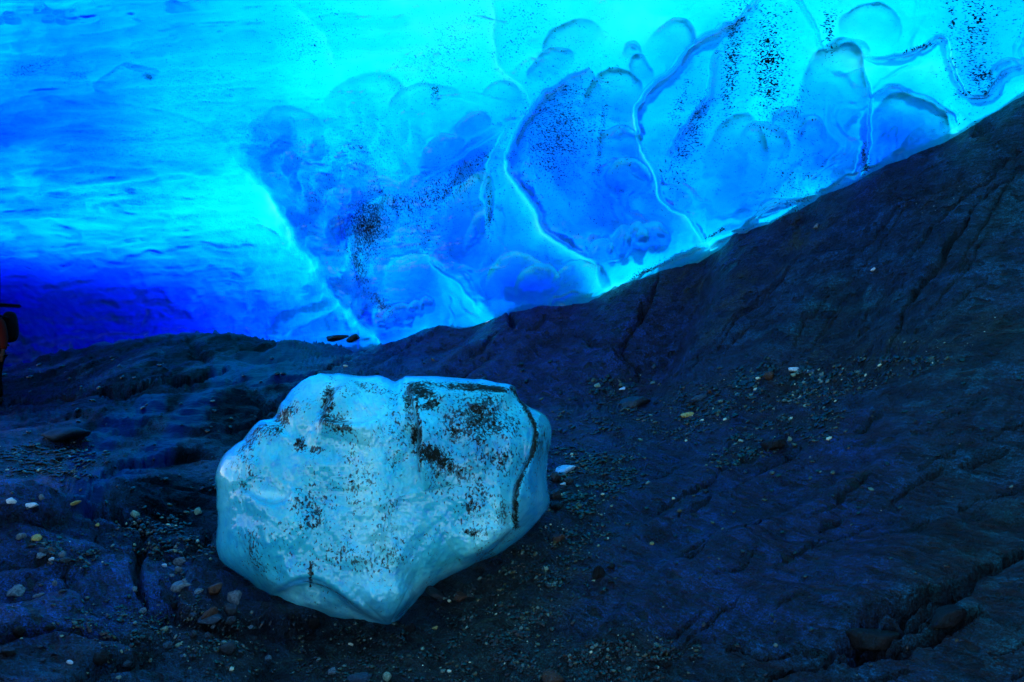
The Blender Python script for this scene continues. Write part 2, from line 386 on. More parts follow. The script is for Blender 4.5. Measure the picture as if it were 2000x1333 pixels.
    sh = t.mixs(t.math('MULTIPLY', wet, .85), pr.outputs[0], prw.outputs[0])
    t.t.links.new(sh, t.out.inputs[0]); return t.m

ROCK_A, ROCK_B, ROCK_C, ROCK_O = c4(.0004, .008, .040), c4(.001, .026, .115), c4(.0004, .014, .015), c4(.012, .024, .008)

ICE_DENS = 40.0   # absorption per metre: red 40, green 3.4, blue .5
def mat_ice():
    t = NT('glacier_ice_material'); outer = t.attr('outer'); dirt = t.attr('dirt'); milk_shine = t.attr('milk_shine')
    v = t.mapped()
    nb = t.noise(v, 3.5, 4, .5); nf = t.noise(v, 22, 4, .6)
    nor = t.bump(t.math('ADD', t.math('MULTIPLY', nb, 1.0), t.math('MULTIPLY', nf, .08)), .14, .05)
    refr = t.n('ShaderNodeBsdfRefraction', {'Color': c4(.96, .98, 1), 'Roughness': .10, 'IOR': 1.22, 'Normal': nor}).outputs[0]
    tran = t.n('ShaderNodeBsdfTranslucent', {'Color': c4(.92, .97, 1), 'Normal': nor}).outputs[0]
    dif = t.n('ShaderNodeBsdfDiffuse', {'Color': c4(.01, .80, .99), 'Normal': nor}).outputs[0]
    body = t.mixs(t.ramp(t.math('ADD', milk_shine, t.ramp(nb, .4, .7, 0, .2)), 0, 1, .18, .8), refr, tran)
    body = t.mixs(t.math('MULTIPLY', t.attr('bubbly_rimlit'), .28), body, dif)  # bubble-rich ice, plus light on lobe tops put in as diffuse colour
    glos = t.n('ShaderNodeBsdfGlossy', {'Color': c4(.9, .95, 1), 'Roughness': .12, 'Normal': nor}).outputs[0]
    fr = t.n('ShaderNodeFresnel', {'IOR': 1.25, 'Normal': nor}).outputs[0]
    geo = t.n('ShaderNodeNewGeometry').outputs['Backfacing']
    frf = t.math('MULTIPLY', t.math('MULTIPLY', fr, t.ramp(t.attr('bubbly_rimlit'), .04, .5, .15, .8)), t.math('SUBTRACT', 1.0, geo))
    body = t.mixs(frf, body, glos)
    # sediment: specks gathered in streaks
    vd = t.mapped((1, 1, .6))
    sp = t.noise(vd, 62, 2, .55, .3); sp2 = t.noise(vd, 11, 4, .65)
    thr = t.math('ADD', t.math('SUBTRACT', sp, .5), t.math('ADD', t.math('MULTIPLY', dirt, .20), t.math('MULTIPLY', t.math('SUBTRACT', sp2, .5), .34)))
    dm = t.math('MULTIPLY', t.ramp(thr, .185, .21), t.ramp(dirt, .02, .1))
    dd = t.n('ShaderNodeBsdfDiffuse', {'Color': c4(.012, .016, .022)}).outputs[0]
    body = t.mixs(dm, body, dd)
    snow = t.mixs(.75, t.n('ShaderNodeBsdfDiffuse', {'Color': c4(.85, .9, .95)}).outputs[0], t.n('ShaderNodeBsdfTranslucent', {'Color': c4(.95, .98, 1)}).outputs[0])
    sh = t.mixs(outer, body, snow)
    t.t.links.new(sh, t.out.inputs['Surface'])
    va = t.n('ShaderNodeVolumeAbsorption', {'Color': c4(0.0, 1-3.4/40, 1-.50/40), 'Density': ICE_DENS}).outputs[0]
    t.t.links.new(va, t.out.inputs['Volume'])
    return t.m

def mat_boulder():
    t = NT('stranded_ice_material'); dirt = t.attr('dirt'); clear = t.attr('clear')
    v = t.mapped()
    n1 = t.noise(v, 3.0, 5, .6); n2 = t.noise(v, 26, 5, .7); n3 = t.noise(t.mapped((1, 1, .35)), 9, 4, .6)
    base = t.mixc(t.ramp(n1, .3, .7), c4(.03, .74, .98), c4(.06, .90, .99))
    base = t.mixc(t.ramp(n3, .5, .75), base, c4(.10, .94, .99))
    base = t.mixc(clear, base, c4(.03, .68, .97))
    sp = t.noise(v, 46, 6, .74); sp2 = t.noise(v, 7, 5, .68); spf = t.noise(t.mapped((1, 1, .6)), 75, 3, .6)
    thr = t.math('ADD', t.math('SUBTRACT', sp, .5), t.math('ADD', t.math('MULTIPLY', dirt, .30), t.math('MULTIPLY', t.math('SUBTRACT', sp2, .5), .50)))
    dm = t.math('MULTIPLY', t.ramp(thr, .24, .28), t.ramp(dirt, .03, .1))
    fine = t.math('MULTIPLY', t.ramp(t.math('ADD', t.math('SUBTRACT', spf, .5), t.math('ADD', t.math('MULTIPLY', dirt, .30), t.math('MULTIPLY', t.math('SUBTRACT', sp2, .5), .6))), .19, .23), .75)
    dm = t.math('MAXIMUM', dm, fine)
    mott = t.noise(v, 15, 6, .75, .5); base = t.mixc(t.ramp(mott, .50, .66, 0, .45), base, c4(.16, .97, 1.0)); base = t.mixc(t.ramp(mott, .50, .32, 0, .75), base, c4(.008, .44, .90))
    col = t.mixc(dm, base, t.mixc(t.ramp(n2, .4, .65), c4(.002, .005, .003), c4(.022, .036, .016)))
    h = t.math('ADD', t.math('MULTIPLY', n1, 1.0), t.math('ADD', t.math('ADD', t.math('MULTIPLY', mott, .12), t.math('MULTIPLY', n2, .06)), t.math('MULTIPLY', dm, .06)))
    nor = t.bump(h, .34, .05)
    milk_shine = t.attr('milk_shine'); col = t.mixc(t.math('MULTIPLY', milk_shine, t.ramp(mott, .3, .6, .4, 1)), col, c4(.26, .99, 1.0)); col = t.mixc(dm, col, c4(.004, .008, .004))  # milky streaks, with highlights painted pale into the block's colour
    pr = t.n('ShaderNodeBsdfPrincipled', {'Base Color': col, 'Roughness': t.math('MAXIMUM', t.ramp(n2, .3, .7, .08, .24), t.math('MULTIPLY', dm, .85)), 'Normal': nor, 'Specular IOR Level': t.math('SUBTRACT', .6, t.math('MULTIPLY', dm, .4)),
             'Subsurface Weight': t.math('MULTIPLY', t.math('SUBTRACT', 1.0, dm), .35), 'Subsurface Radius': (.15, .5, 1.0), 'Subsurface Scale': .06, 'Coat Weight': t.math('MULTIPLY', t.math('SUBTRACT', 1.0, dm), 1.0), 'Coat Roughness': .03})
    tr = t.n('ShaderNodeBsdfTranslucent', {'Color': c4(.30, .96, 1.0), 'Normal': nor}).outputs[0]
    clr = t.n('ShaderNodeBsdfRefraction', {'Color': c4(.85, .98, 1.0), 'Roughness': .18, 'IOR': 1.18, 'Normal': nor}).outputs[0]
    sh = t.mixs(t.math('MULTIPLY', t.math('SUBTRACT', 1.0, dm), .12), pr.outputs[0], tr)
    sh = t.mixs(t.math('MULTIPLY', t.math('SUBTRACT', 1.0, dm), t.math('MAXIMUM', .04, t.math('SUBTRACT', t.math('ADD', t.ramp(n1, .35, .65, .10, .30), t.math('MULTIPLY', clear, .25)), t.math('MULTIPLY', milk_shine, .3)))), sh, clr)
    va = t.n('ShaderNodeVolumeAbsorption', {'Color': c4(.0, .86, .98), 'Density': 1.5}).outputs[0]; t.t.links.new(va, t.out.inputs['Volume'])
    t.t.links.new(sh, t.out.inputs[0]); return t.m

M_ROCK, M_ICE, M_BOULDER = mat_rock(), mat_ice(), mat_boulder()

# ================================================================== THE ICE ROOF (closed solid: underside + outer surface)
ice_pts = [(2000,0,4.5),(2000,-500,2.9),(2000,-1000,2.3),(1185,300,7.6),(1185,450,8.6),(1185,0,5.4),(1185,-500,3.3),(1185,-1000,2.5),(1500,200,6.1),(1500,0,5.0),(1700,150,5.6),
 (900,400,9.6),(900,550,10.6),(700,300,10.5),(750,500,11.6),(700,0,6.8),(700,-500,3.8),(700,-1000,2.8),(0,0,7),(0,-500,4.0),(0,-1000,3.0),(-600,0,7),(-600,-1000,3.2),
 (0,300,12.5),(0,430,17),(0,520,21),(0,620,24),(0,760,24),(300,400,16),(300,560,20),(300,720,21),(480,400,15),(500,520,17.5),(500,650,19),(560,690,17.5),(640,690,14.2),(-600,300,12),(-600,600,24),(-600,760,24),
 (2600,-300,3.6),(2600,-1000,2.2),(1000,200,7.6),(400,200,10)]
ice_rbf = RBF([(a, b) for a, b, c in ice_pts]+[(x, float(contact_y(x))) for x in range(720, 2700, 110)],
              [math.log(c) for a, b, c in ice_pts]+[math.log(contact_d(x)-.1) for x in range(720, 2700, 110)], 40)

GT = [(0,0,150),(0,80,140),(200,60,130),(400,50,170),(600,50,215),(800,50,245),(1000,60,250),(1200,60,240),(1400,60,225),(1600,60,235),(1750,100,220),(1950,60,190),
(0,150,120),(0,230,60),(150,250,90),(300,150,160),(450,150,190),(600,150,215),(750,150,235),(900,130,235),(0,270,60),(200,290,110),(0,300,130),(60,345,170),(200,360,170),(350,345,190),(450,335,200),(400,300,160),(100,360,130),(50,400,130),(200,420,180),
(350,400,205),(480,380,228),(540,430,225),(400,450,190),(100,460,170),(0,485,70),(80,470,140),(200,480,150),(320,490,150),(420,520,120),(480,560,95),(520,610,50),(560,660,40),(300,520,90),(150,520,50),(0,535,-8),(0,600,-15),(100,640,-14),(100,575,-11),(0,760,-13),(200,600,-10),(200,660,-10),(290,610,-7),(210,550,-5),(340,640,-5),(300,565,22),(90,545,-8),(350,560,50),(400,620,50),
(500,520,120),(520,570,95),(560,540,125),(600,580,100),(590,620,48),(620,655,38),(690,655,90),(640,590,60),(350,545,60),(500,620,80),(620,640,50),(640,600,90),(600,500,160),(600,400,160),(650,300,190),(700,230,205),(550,330,165),(620,450,165),(680,560,150),(740,640,150),(720,450,110),(700,350,130),(780,300,170),
(850,230,190),(950,200,200),(800,400,125),(900,350,110),(850,300,140),(950,300,115),(850,480,145),(660,380,150),(600,330,165),(640,500,160),(690,560,165),(720,600,160),(0,420,130),(0,350,120),(120,300,120),(900,560,120),(820,600,150),(780,560,130),(960,450,130),(1000,520,125),(1050,550,100),(1130,540,100),(1000,590,110),
(1100,160,190),(1070,300,140),(1100,250,135),(1150,350,130),(1020,330,210),(1060,420,210),(1140,490,210),(1180,550,230),(1150,430,120),(1200,200,190),(1210,290,160),(1230,360,120),(1290,430,130),(1330,400,140),(1240,520,220),
(1300,250,180),(1350,200,190),(1400,100,215),(1300,150,200),(1330,330,150),(1400,350,140),(1450,400,130),(1500,350,130),(1600,300,110),(1650,330,120),(1500,250,190),(1550,150,210),(1650,150,220),(1700,120,230),(1750,250,120),
(1800,260,100),(1780,200,180),(1850,180,220),(1830,120,215),(1900,140,150),(1920,60,170),(1960,170,200),(1860,240,215),(2000,150,190),(2000,0,180),(1500,430,210),(1600,385,220),(1380,485,200),
(0,-400,170),(700,-400,240),(1400,-400,240),(2000,-400,200),(2600,-300,180),(0,-1000,200),(1300,-1000,230),(2500,-1000,200),(-600,0,130),(-600,400,110),(-600,700,-12)]
def g2t(g):
    if g < 0: return -g*TK_DEEP*1.25
    lin = ((g/255+.055)/1.055)**2.4
    return max(.04, math.log(LOUT/lin)/3.4)
LOUT, TK_DEEP = 1.6, .36
GT = [(a, b, c) for (a, b), c in {(q[0], q[1]): q[2] for q in GT}.items()]
thick_rbf = RBF([(a, b) for a, b, c in GT], [math.log(g2t(c)) for a, b, c in GT], 18, .0)  # unseen outer face shaped so each part shows a wanted brightness

STEPS = [  # (points, relief as a share of the distance, reach of the raised side, reach of the sunk side); raised side is to the right of travel
 ([(455,305),(480,326),(502,352),(527,382),(543,415),(568,446),(590,484),(612,512),(632,548),(660,585),(690,620),(735,660)], -.085, 160, 60),
 ([(1180,568),(1165,525),(1140,500),(1100,480),(1065,452),(1035,400),(1000,350),(988,318),(1000,275),(1030,220),(1052,185),(1110,150),(1150,132)], .035, 60, 45),
 ([(1372,478),(1345,430),(1300,402),(1275,340),(1250,285),(1242,232),(1262,180),(1300,140),(1345,92),(1395,65),(1450,20),(1480,-20)], .03, 60, 50),
 ([(1300,310),(1340,232),(1385,180),(1395,130),(1400,100)], .020, 40, 40),
 ([(1676,355),(1690,300),(1695,250),(1702,190),(1690,130)], -.018, 40, 35),
 ([(1230,552),(1275,527),(1320,508),(1372,486)], .006, 14, 12), ([(1380,492),(1410,474),(1450,452),(1475,438)], .006, 14, 12), ([(1450,440),(1480,420),(1520,402),(1560,398),(1600,384)], .006, 14, 12), ([(1605,372),(1660,348),(1720,322)], .005, 12, 10),
 ([(1700,195),(1740,165),(1790,183),(1850,218),(1872,250)], .015, 40, 25),
 ([(1555,-10),(1590,40),(1605,92)], .010, 25, 25),
 ([(1690,110),(1750,110),(1800,92),(1840,74),(1862,130),(1885,187),(1925,190),(1950,145),(2010,120)], .014, 30, 40),
 ([(960,460),(955,400),(940,382),(945,340),(965,290),(1000,235)], .012, 40, 40),
 ([(965,-10),(968,60),(972,120),(1000,150),(1030,180),(1033,200),(1015,222),(985,235)], -.012, 60, 50),
 ([(790,375),(850,330),(930,282),(990,240),(1030,205)], -.010, 40, 60),
 ([(850,205),(880,192),(935,203)], -.008, 30, 20),
 ([(745,378),(700,398),(672,440),(670,470)], .012, 30, 30),
 ([(930,605),(900,562),(870,540),(842,512)], .012, 40, 35),
 ([(560,670),(580,640),(630,615),(665,600)], .02, 40, 25),
 ([(0,285),(80,290),(160,305),(250,322),(330,318)], -.004, 60, 40),
 ([(0,200),(90,190),(180,205),(300,215),(400,245),(480,330)], .0025, 40, 40),
 ([(0,385),(120,372),(220,350),(330,345),(440,350)], -.012, 60, 30),
 ([(1050,380),(1040,330),(1035,260)], .006, 40, 30),
 ([(560,0),(600,30),(640,80),(655,130)], -.008, 60, 40),
]
RIMS = {(1180,568): ((1.25, 34, 0, .46), (-.35, 40, .55, 1.0)), (1372,478): ((.95, 32, -.1, .52),), (1676,355): ((.9, 18, -.1, .45),), (1700,195): ((.7, 26, -.1, 1.1),), (1300,310): ((-.3, 20, 0, 1),),
 (1690,110): ((.4, 24, -.1, 1.1),), (960,460): ((.45, 24, -.1, 1),), (930,605): ((.7, 22, -.1, 1.1),), (1230,552): ((.8, 9, -.1, 1.1),), (1380,492): ((.8, 10, -.1, 1.1),), (1450,440): ((.8, 9, -.1, 1.1),), (1605,372): ((.7, 8, -.1, 1.1),)}
RIDGES = [([(0,32),(20,27),(35,24)], 6, -.009), ([(78,6),(100,14),(130,12),(148,4)], 7, -.011), ([(152,24),(170,30),(185,30)], 4, .010), ([(245,28),(262,30)], 3, .010), ([(335,0),(360,10),(385,2)], 7, -.010), ([(425,64),(440,62)], 4, .008), ([(112,517),(138,516)], 3, .012), ([(850,203),(880,192),(900,196)], 4, .006), ([(980,150),(990,147),(1002,152)], 4, .008), ([(1048,106),(1062,102),(1075,104)], 4, .007), ([(1385,72),(1400,78),(1388,70)], 3, .006),
 ([(1060,450),(1035,400),(1005,350),(992,320)], 14, .010), ([(1175,560),(1150,515),(1100,485),(1065,455)], 16, .012), ([(1340,430),(1355,450),(1370,475)], 8, .01),
 ([(940,610),(905,575),(870,545),(850,520)], 14, .006), ([(1690,310),(1684,335),(1674,352)], 8, .008), ([(1640,90),(1690,130),(1700,190)], 14, .004),
 ([(760,260),(800,290),(840,300)], 10, .003), ([(1850,205),(1870,240),(1866,258)], 10, .01), ([(1745,310),(1775,270),(1800,240)], 7, -.006)]
DOMES = [(1235,100,18,22,0,.018),(1252,150,22,48,-10,.014),(1200,195,60,58,0,.018),(1212,285,42,42,0,.020),(1226,348,46,40,10,.018),(1078,128,46,30,-25,.014),(1538,236,28,26,0,.016),
 (1492,280,48,44,10,.018),(1630,185,66,112,12,.018),(1700,60,60,60,0,.010),(560,250,70,40,0,.006),(1120,90,70,50,-30,.010),(1668,95,34,16,10,.012),(1585,265,30,40,0,.012),(1512,412,36,20,-25,.014),(1208,485,22,46,10,.02),(1240,478,26,48,10,.02),(1275,470,34,40,0,.018),
 (1175,500,26,34,0,.012),(1010,545,62,52,-10,.014),(1050,560,40,50,10,.012),(1135,560,60,50,0,.010),(905,440,46,110,22,.014),(760,430,24,50,0,.010),(650,410,26,46,20,.008),
 (820,560,60,70,-30,.010),(940,480,40,90,20,.008),(925,245,40,24,-20,.010),(870,300,50,36,-40,.010),(830,200,70,36,-10,.008),(980,190,40,38,0,.008),(1310,90,44,60,35,.016),
 (1440,310,60,90,10,.010),(1780,250,80,70,20,.012),(1970,150,40,36,-20,.012),(610,330,36,28,0,.006),(720,200,80,60,0,.006),(250,150,60,22,-10,.008),(780,620,30,24,-20,.016),(810,608,20,22,0,.014),(835,600,18,20,0,.012)]
DIRT = [(1090,260,75,110,20,.9),(1110,180,50,30,-20,.8),(1175,260,10,110,8,.8),(1430,120,22,130,6,1.0),(1500,130,40,120,0,1.0),(1550,220,30,60,0,.6),(1620,60,14,40,0,1.0),(1350,260,30,110,25,.8),
 (1330,200,14,60,20,.7),(1900,80,40,110,10,.75),(1915,150,30,40,0,1.0),(1860,40,10,60,0,.8),(1690,320,8,45,0,1.1),(720,440,45,80,15,1.35),(700,520,18,60,-20,1.2),(850,380,110,40,-30,.85),(780,400,40,30,0,.9),
 (955,420,8,60,0,.9),(900,330,90,16,-28,.7),(60,135,60,16,-15,.8),(150,150,30,14,-20,.6),(290,150,14,7,20,1.3),(380,180,110,60,0,.42),(300,280,200,60,-5,.4),(480,260,90,50,20,.45),(700,300,90,80,0,.55),
 (560,300,100,60,10,.35),(250,380,200,40,0,.38),(600,80,80,60,-20,.3),(850,180,10,30,0,.9),(860,110,140,50,-45,.35),(1570,430,60,30,0,.45),(1260,530,40,6,-25,1.0),(1560,370,60,60,0,.4),(1400,455,25,4,-30,1.3),
 (620,380,60,90,20,.5),(1010,70,60,80,20,.3),(450,470,90,60,20,.3),(1940,20,60,40,0,.4),(360,425,40,10,-10,.6),(820,440,50,60,0,.6),(740,590,40,16,50,.9),(1880,185,30,10,10,.8),(1800,92,40,4,-15,1.1),(1100,310,90,130,0,.3)]

TONE_SPOTS = [(1186,548,22,24,0,-.8),(1240,520,50,20,-25,-.5),(1440,446,70,10,-22,-.5),(1862,242,22,22,0,-.8),(1600,380,80,8,-25,-.5),(1075,560,70,40,20,.3),(1000,450,40,60,0,.3),(1290,460,40,40,30,.25),(1225,250,26,50,0,.2),(1130,330,46,90,0,.25),(1060,520,60,40,0,.25),(1760,265,44,50,20,.45),(1610,290,60,50,0,.30),(1800,300,40,20,-30,.2),(1480,360,80,40,-20,.2),(1300,360,30,60,20,.25),
 (900,470,40,90,25,.25),(1205,400,40,50,0,.25),(760,330,70,30,-30,-.3),(700,150,60,70,0,-.1),(1250,30,60,40,0,-.3),(1480,200,20,120,0,-.3),(1830,130,50,50,0,-.4),(930,590,30,16,40,-.7),(870,545,14,44,-35,-.5),(560,360,20,30,0,.2),(1975,170,30,20,-20,-.5)]  # spots of brighter and darker ice, shaped through its thickness
def build_ice():
    cols = np.concatenate([np.linspace(-700, -30, 24), np.linspace(-15, 2015, 900), np.linspace(2040, 2700, 24)])
    cy = contact_y(cols)
    sink = np.interp(cols, [500, 560, 640, 700], [60, 55, 14, 0])          # on the left the ice runs on down behind the crest
    jag = 2.5*fbm(cols*.02, cols*0, cols*0, 4, 71)
    bot = cy+sink+12+jag*(sink < 5)
    NR, NT_ = 400, 60
    rows = []
    s_in = np.linspace(0, 1, NR)
    top_in = np.full(len(cols), -15.0)
    bot2 = np.maximum(bot, top_in+20)
    PYi = top_in[None]+(bot2-top_in)[None]*s_in[:, None]
    PYo = np.linspace(-620, -15, NT_)[:-1][:, None]+np.zeros(len(cols))[None]
    PY = np.vstack([PYo, PYi]); PX = np.repeat(cols[None], len(PY), 0)
    # columns right of the frame where the contact rises above the top edge
    ld = ice_rbf(PX, PY)
    # pull the lowest rows exactly onto the contact depth
    dc = np.log(contact_d(PX)+.05); dbot = (bot2[None]-PY)
    kk = np.exp(-np.clip(dbot, 0, None)/40)*(PX > 700)
    ld = ld*(1-kk)+dc*kk
    D0 = np.exp(ld)
    rel = np.zeros_like(PX); tk = np.zeros_like(PX); relb = np.zeros_like(PX)
    WX = PX+6*fbm(PX/70, PY/70, PX*0, 3, 84)+1.5*fbm(PX/14, PY/14, PX*0, 2, 86); WY = PY+6*fbm(PX/70, PY/70, PX*0+4, 3, 85)+1.5*fbm(PX/14, PY/14, PX*0+4, 2, 87)
    for pts, a, w1, w2 in STEPS:
        b, sg, run = poly_dist(WX, WY, smooth_poly(pts, 5), 4*max(w1, w2))
        tap = np.clip(np.minimum(run, 1-run)*6, 0, 1)**.5 if abs(a) < .08 else np.clip(run*5, 0, 1)
        b2 = b
        edge = np.tanh(b/(2.6 if abs(a) < .08 else 7))
        if a < 0: sg = -sg*-1; 
        side = sg if a > 0 else -sg
        A = abs(a)
        k2 = tap*(.05 if A > .08 else min(1.0, A/.02))*(1+.5*fbm(PX/45, PY/45, PX*0, 2, 88))
        tk += k2*np.where(side > 0, -.40*np.exp(-(b/(w1*.7))**1.3)*edge+.25*np.exp(-b/(w1*1.5))*edge, .45*np.exp(-b/w2)*edge)
        for (qa, qw, r0, r1) in RIMS.get(pts[0], ()):
            tk -= qa*np.where(side > 0, np.exp(-(b/(qw*(1+.35*fbm(PX/40, PY/40, PX*0, 2, 89))))**1.6), 0)*sstep(r0-.06, r0+.06, run)*sstep(r1+.08, r1-.08, run)*edge
        A = A*1.5 if A < .08 else A
        dr_ = A*tap*np.where(side > 0, np.exp(-b2/w1)*(.55+.45*edge), .55*np.exp(-b2/w2)*(1-edge)-.45*np.exp(-b2/w2)*edge)
        if A >= .08:
            tk += np.where(side > 0, .62*np.exp(-b/170)*np.tanh(b/5), -.28*np.exp(-b/60)*sstep(.75, .35, run))*sstep(-.02, .12, run)+.55*np.exp(-(b/7)**2)*sstep(0, .1, run)
            relb = relb+.9*dr_          # the buttress: both faces of the ice step back together
        else: rel += dr_
    for pts, w, a in RIDGES:
        b, sg, run = poly_dist(WX, WY, smooth_poly(pts, 5), 6*w)
        tk -= (a/.012)*.5*np.exp(-(b/w)**1.5)
        rel += a*np.exp(-(b/w)**1.3)*np.sin(np.clip(run, .02, .98)*math.pi)**.4
    lobe_rimlight = np.zeros_like(PX)
    wx = 5*fbm(PX*.02, PY*.02, PX*0, 3, 81); wy = 5*fbm(PX*.02, PY*.02, PX*0+5, 3, 82)
    for cx_, cy_, rx, ry, rot, a in DOMES:
        c, s = math.cos(math.radians(rot)), math.sin(math.radians(rot))
        u = ((PX+wx-cx_)*c+(PY+wy-cy_)*s)/rx; v = (-(PX+wx-cx_)*s+(PY+wy-cy_)*c)/ry
        r2 = u*u+v*v
        ins = np.tanh(2.6*np.clip(1-r2, 0, 1))*(.6+.4*np.sqrt(np.clip(1-r2, 0, 1))); dn = np.clip((.75-v)/1.2, 0, 1); dn = dn*dn*(3-2*dn)
        rel = rel+(1.2 if rx < 55 else .65)*a*ins*dn
        tk += (a/.016)*np.clip(ins*4, 0, 1)*(1.5*np.clip(v+.8, 0, 1.35)-.75)*dn  # outer face thinned behind dome tops, thickened below, to grade the brightness
        msk = sstep(1.03, .90, r2)*(1+.3*fbm(PX/26, PY/26, PX*0, 3, 83)); k_ = min(1, a/.014)
        lobe_rimlight = np.maximum(lobe_rimlight, k_*msk*np.clip((.35*sstep(.7, -.9, v)+.75*sstep(.35, .95, r2)*sstep(.25, -.6, v)), 0, 1))  # light from above painted onto the upper rims of the lobes
    # bright and dark spots put in by thinning or thickening the ice
    for q in TONE_SPOTS: tk += q[5]*blob(WX, WY, *q[:5])
    # melt scallops
    Pm = P3(PX, PY, D0); arc = Pm[..., 2]*1.0; X, Y, Z = Pm[..., 0], Pm[..., 1], Pm[..., 2]
    wu = .25*fbm(X, Y, Z, 3, 91)
    scal = blob(PX, PY, 620, 400, 90, 160, -25)+blob(PX, PY, 700, 600, 50, 60, -30)+.6*blob(PX, PY, 750, 260, 160, 90)
    u, v = (PX*.8+PY*.5)/42+wu*2, (PY*.8-PX*.5)/48+wu
    f1, f2, cid = voro(u, v, 4)
    cellb = np.clip(scal, 0, 1)*sstep(.03, .16, f2-f1)*(.35+.5*cid)*sstep(.75, .2, f1); rel += np.clip(scal, 0, 1)*(np.clip(.6-f1, 0, 1)*.026+(cid-.5)*.006); tk += np.clip(scal, 0, 1)*((f1-.38)*2.0+(cid-.5)*.5)
    band = sstep(620, 420, PX)*sstep(290, 340, PY)
    f1, f2, cid = voro(PX/70+wu*2+PY/160, PY/20+wu*2+PX/260, 6)
    rel += band*(np.clip(.6-f1, -.2, 1)*.016)*sstep(560, 480, PY); tk += band*sstep(560, 480, PY)*((f1-.4)*.7+(cid-.5)*.3)
    f1, f2, cid = voro(PX/46+wu*2-PY/80, PY/26+wu*3+PX/160, 16)
    rel += sstep(650, 560, PX)*sstep(470, 540, PY)*(np.clip(.6-f1, -.2, 1)*.005); tk += sstep(650, 560, PX)*sstep(470, 540, PY)*(f1-.4)*.3
    # wandering folds of thicker and clearer ice in the curtain
    fo = fbm((PX*.8+PY*.6)/75+wu*3, (PY*.8-PX*.6)/190+wu*2, PX*0, 4, 121, .6)
    tk += sstep(560, 760, PX)*.12*fo
    rdg = ridged((PX*.8+PY*.6)/140+wu*3, (PY*.8-PX*.6)/240+wu*2, PX*0, 3, 131)
    tk -= sstep(700, 900, PX)*.16*np.clip(rdg-.9, 0, 1)*2; rel += sstep(700, 900, PX)*.006*np.clip(rdg-.9, 0, 1)*2
    # flowing folds on the curtain and roof
    rel += .007*fbm((PX*.75+PY*.65)/120+wu, (PY*.75-PX*.65)/330, PX*0, 3, 101)*sstep(700, 1000, PX)
    rel += (.008*fbm(PX/330+wu, PY/90+wu, PX*0, 4, 102)+.004*fbm(PX/120+wu*2+PY/100, PY/16+PX/300+wu, PX*0, 4, 104))*sstep(1000, 700, PX)
    rel += .0018*fbm(PX/22, PY/22, PX*0, 3, 103)
    quiet = 1-np.exp(-np.clip(dbot, 0, None)/10)*(PX > 700)
    rel *= quiet
    fade = sstep(-400, -60, PY); rel *= fade
    D0 = D0*(1-relb*quiet*fade); D = D0*(1-rel)
    Pin = P3(PX, PY, D)
    T = np.exp(thick_rbf(PX, PY))
    T = T*(1+.10*fbm(PX/60+wu, PY/60, PX*0, 3, 111)+sstep(700, 500, PX)*.15*fbm(PX/120+wu*3+PY/70, PY/19+PX/220+wu*3, PX*0, 4, 112))
    T *= 1-.30*sstep(520, 660, PX)
    lip = np.exp(-np.clip(dbot, 0, None)/9)*(PX > 700)
    T = np.clip(T*np.exp(tk), .05, 8); T = T*(1-.75*lip)
    thin_top = 1
    P0 = P3(PX, PY, D0*(1+.008))
    vd = P0-np.array([0, 0, CH]); vd /= np.linalg.norm(vd, axis=-1, keepdims=True)
    dr = vd+np.array([0, 0, .25]); dr /= np.linalg.norm(dr, axis=-1, keepdims=True)
    P0 = P3(PX, PY, np.maximum(D0*(1+.008), D*(1+.006)+.03)); Pout = P0+dr*T[..., None]
    # outer surface never inside the underside
    nr, nc = PX.shape
    V = np.concatenate([Pin.reshape(-1, 3), Pout.reshape(-1, 3)])
    n = nr*nc
    Q = [grid_quads(nr, nc, 0, False), grid_quads(nr, nc, n, True)]
    def strip(idx):
        a, b = idx[:-1], idx[1:]
        return np.stack([a, a+n, b+n, b], -1)
    I = np.arange(n).reshape(nr, nc)
    Q.append(strip(I[0])); Q.append(strip(I[-1])[:, ::-1]); Q.append(strip(I[:, 0])[:, ::-1]); Q.append(strip(I[:, -1]))
    dirt = np.zeros(PX.shape)
    for cx_, cy_, rx, ry, rot, a in DIRT: dirt = np.maximum(dirt, a*blob(PX, PY, cx_, cy_, rx, ry, rot))
    dirt = np.clip(dirt+.05, 0, 1.5)*sstep(-300, 0, PY)
    milk_shine = np.clip(blob(PX, PY, 1010, 480, 60, 30, -40)*.8+blob(PX, PY, 800, 40, 400, 120)*.9+blob(PX, PY, 480, 410, 90, 60)*.6+.25, 0, 1)
    z = np.zeros(n)
    bub = np.clip(sstep(520, 800, PX+PY*-.3)*.6+.06+2.6*lobe_rimlight+1.5*cellb, 0, 3.2)
    attrs = {'bubbly_rimlit': np.concatenate([bub.ravel(), z]), 'outer': np.concatenate([z, z+1]), 'dirt': np.concatenate([dirt.ravel(), z]), 'milk_shine': np.concatenate([milk_shine.ravel(), z])}
    o = mesh_np("glacier_ice", V, np.concatenate(Q)[:, ::-1], [M_ICE], True, attrs)
    tag(o, 'glowing blue glacier ice forming the scalloped roof and curtain of the cave', None, None, 'structure')
    return o

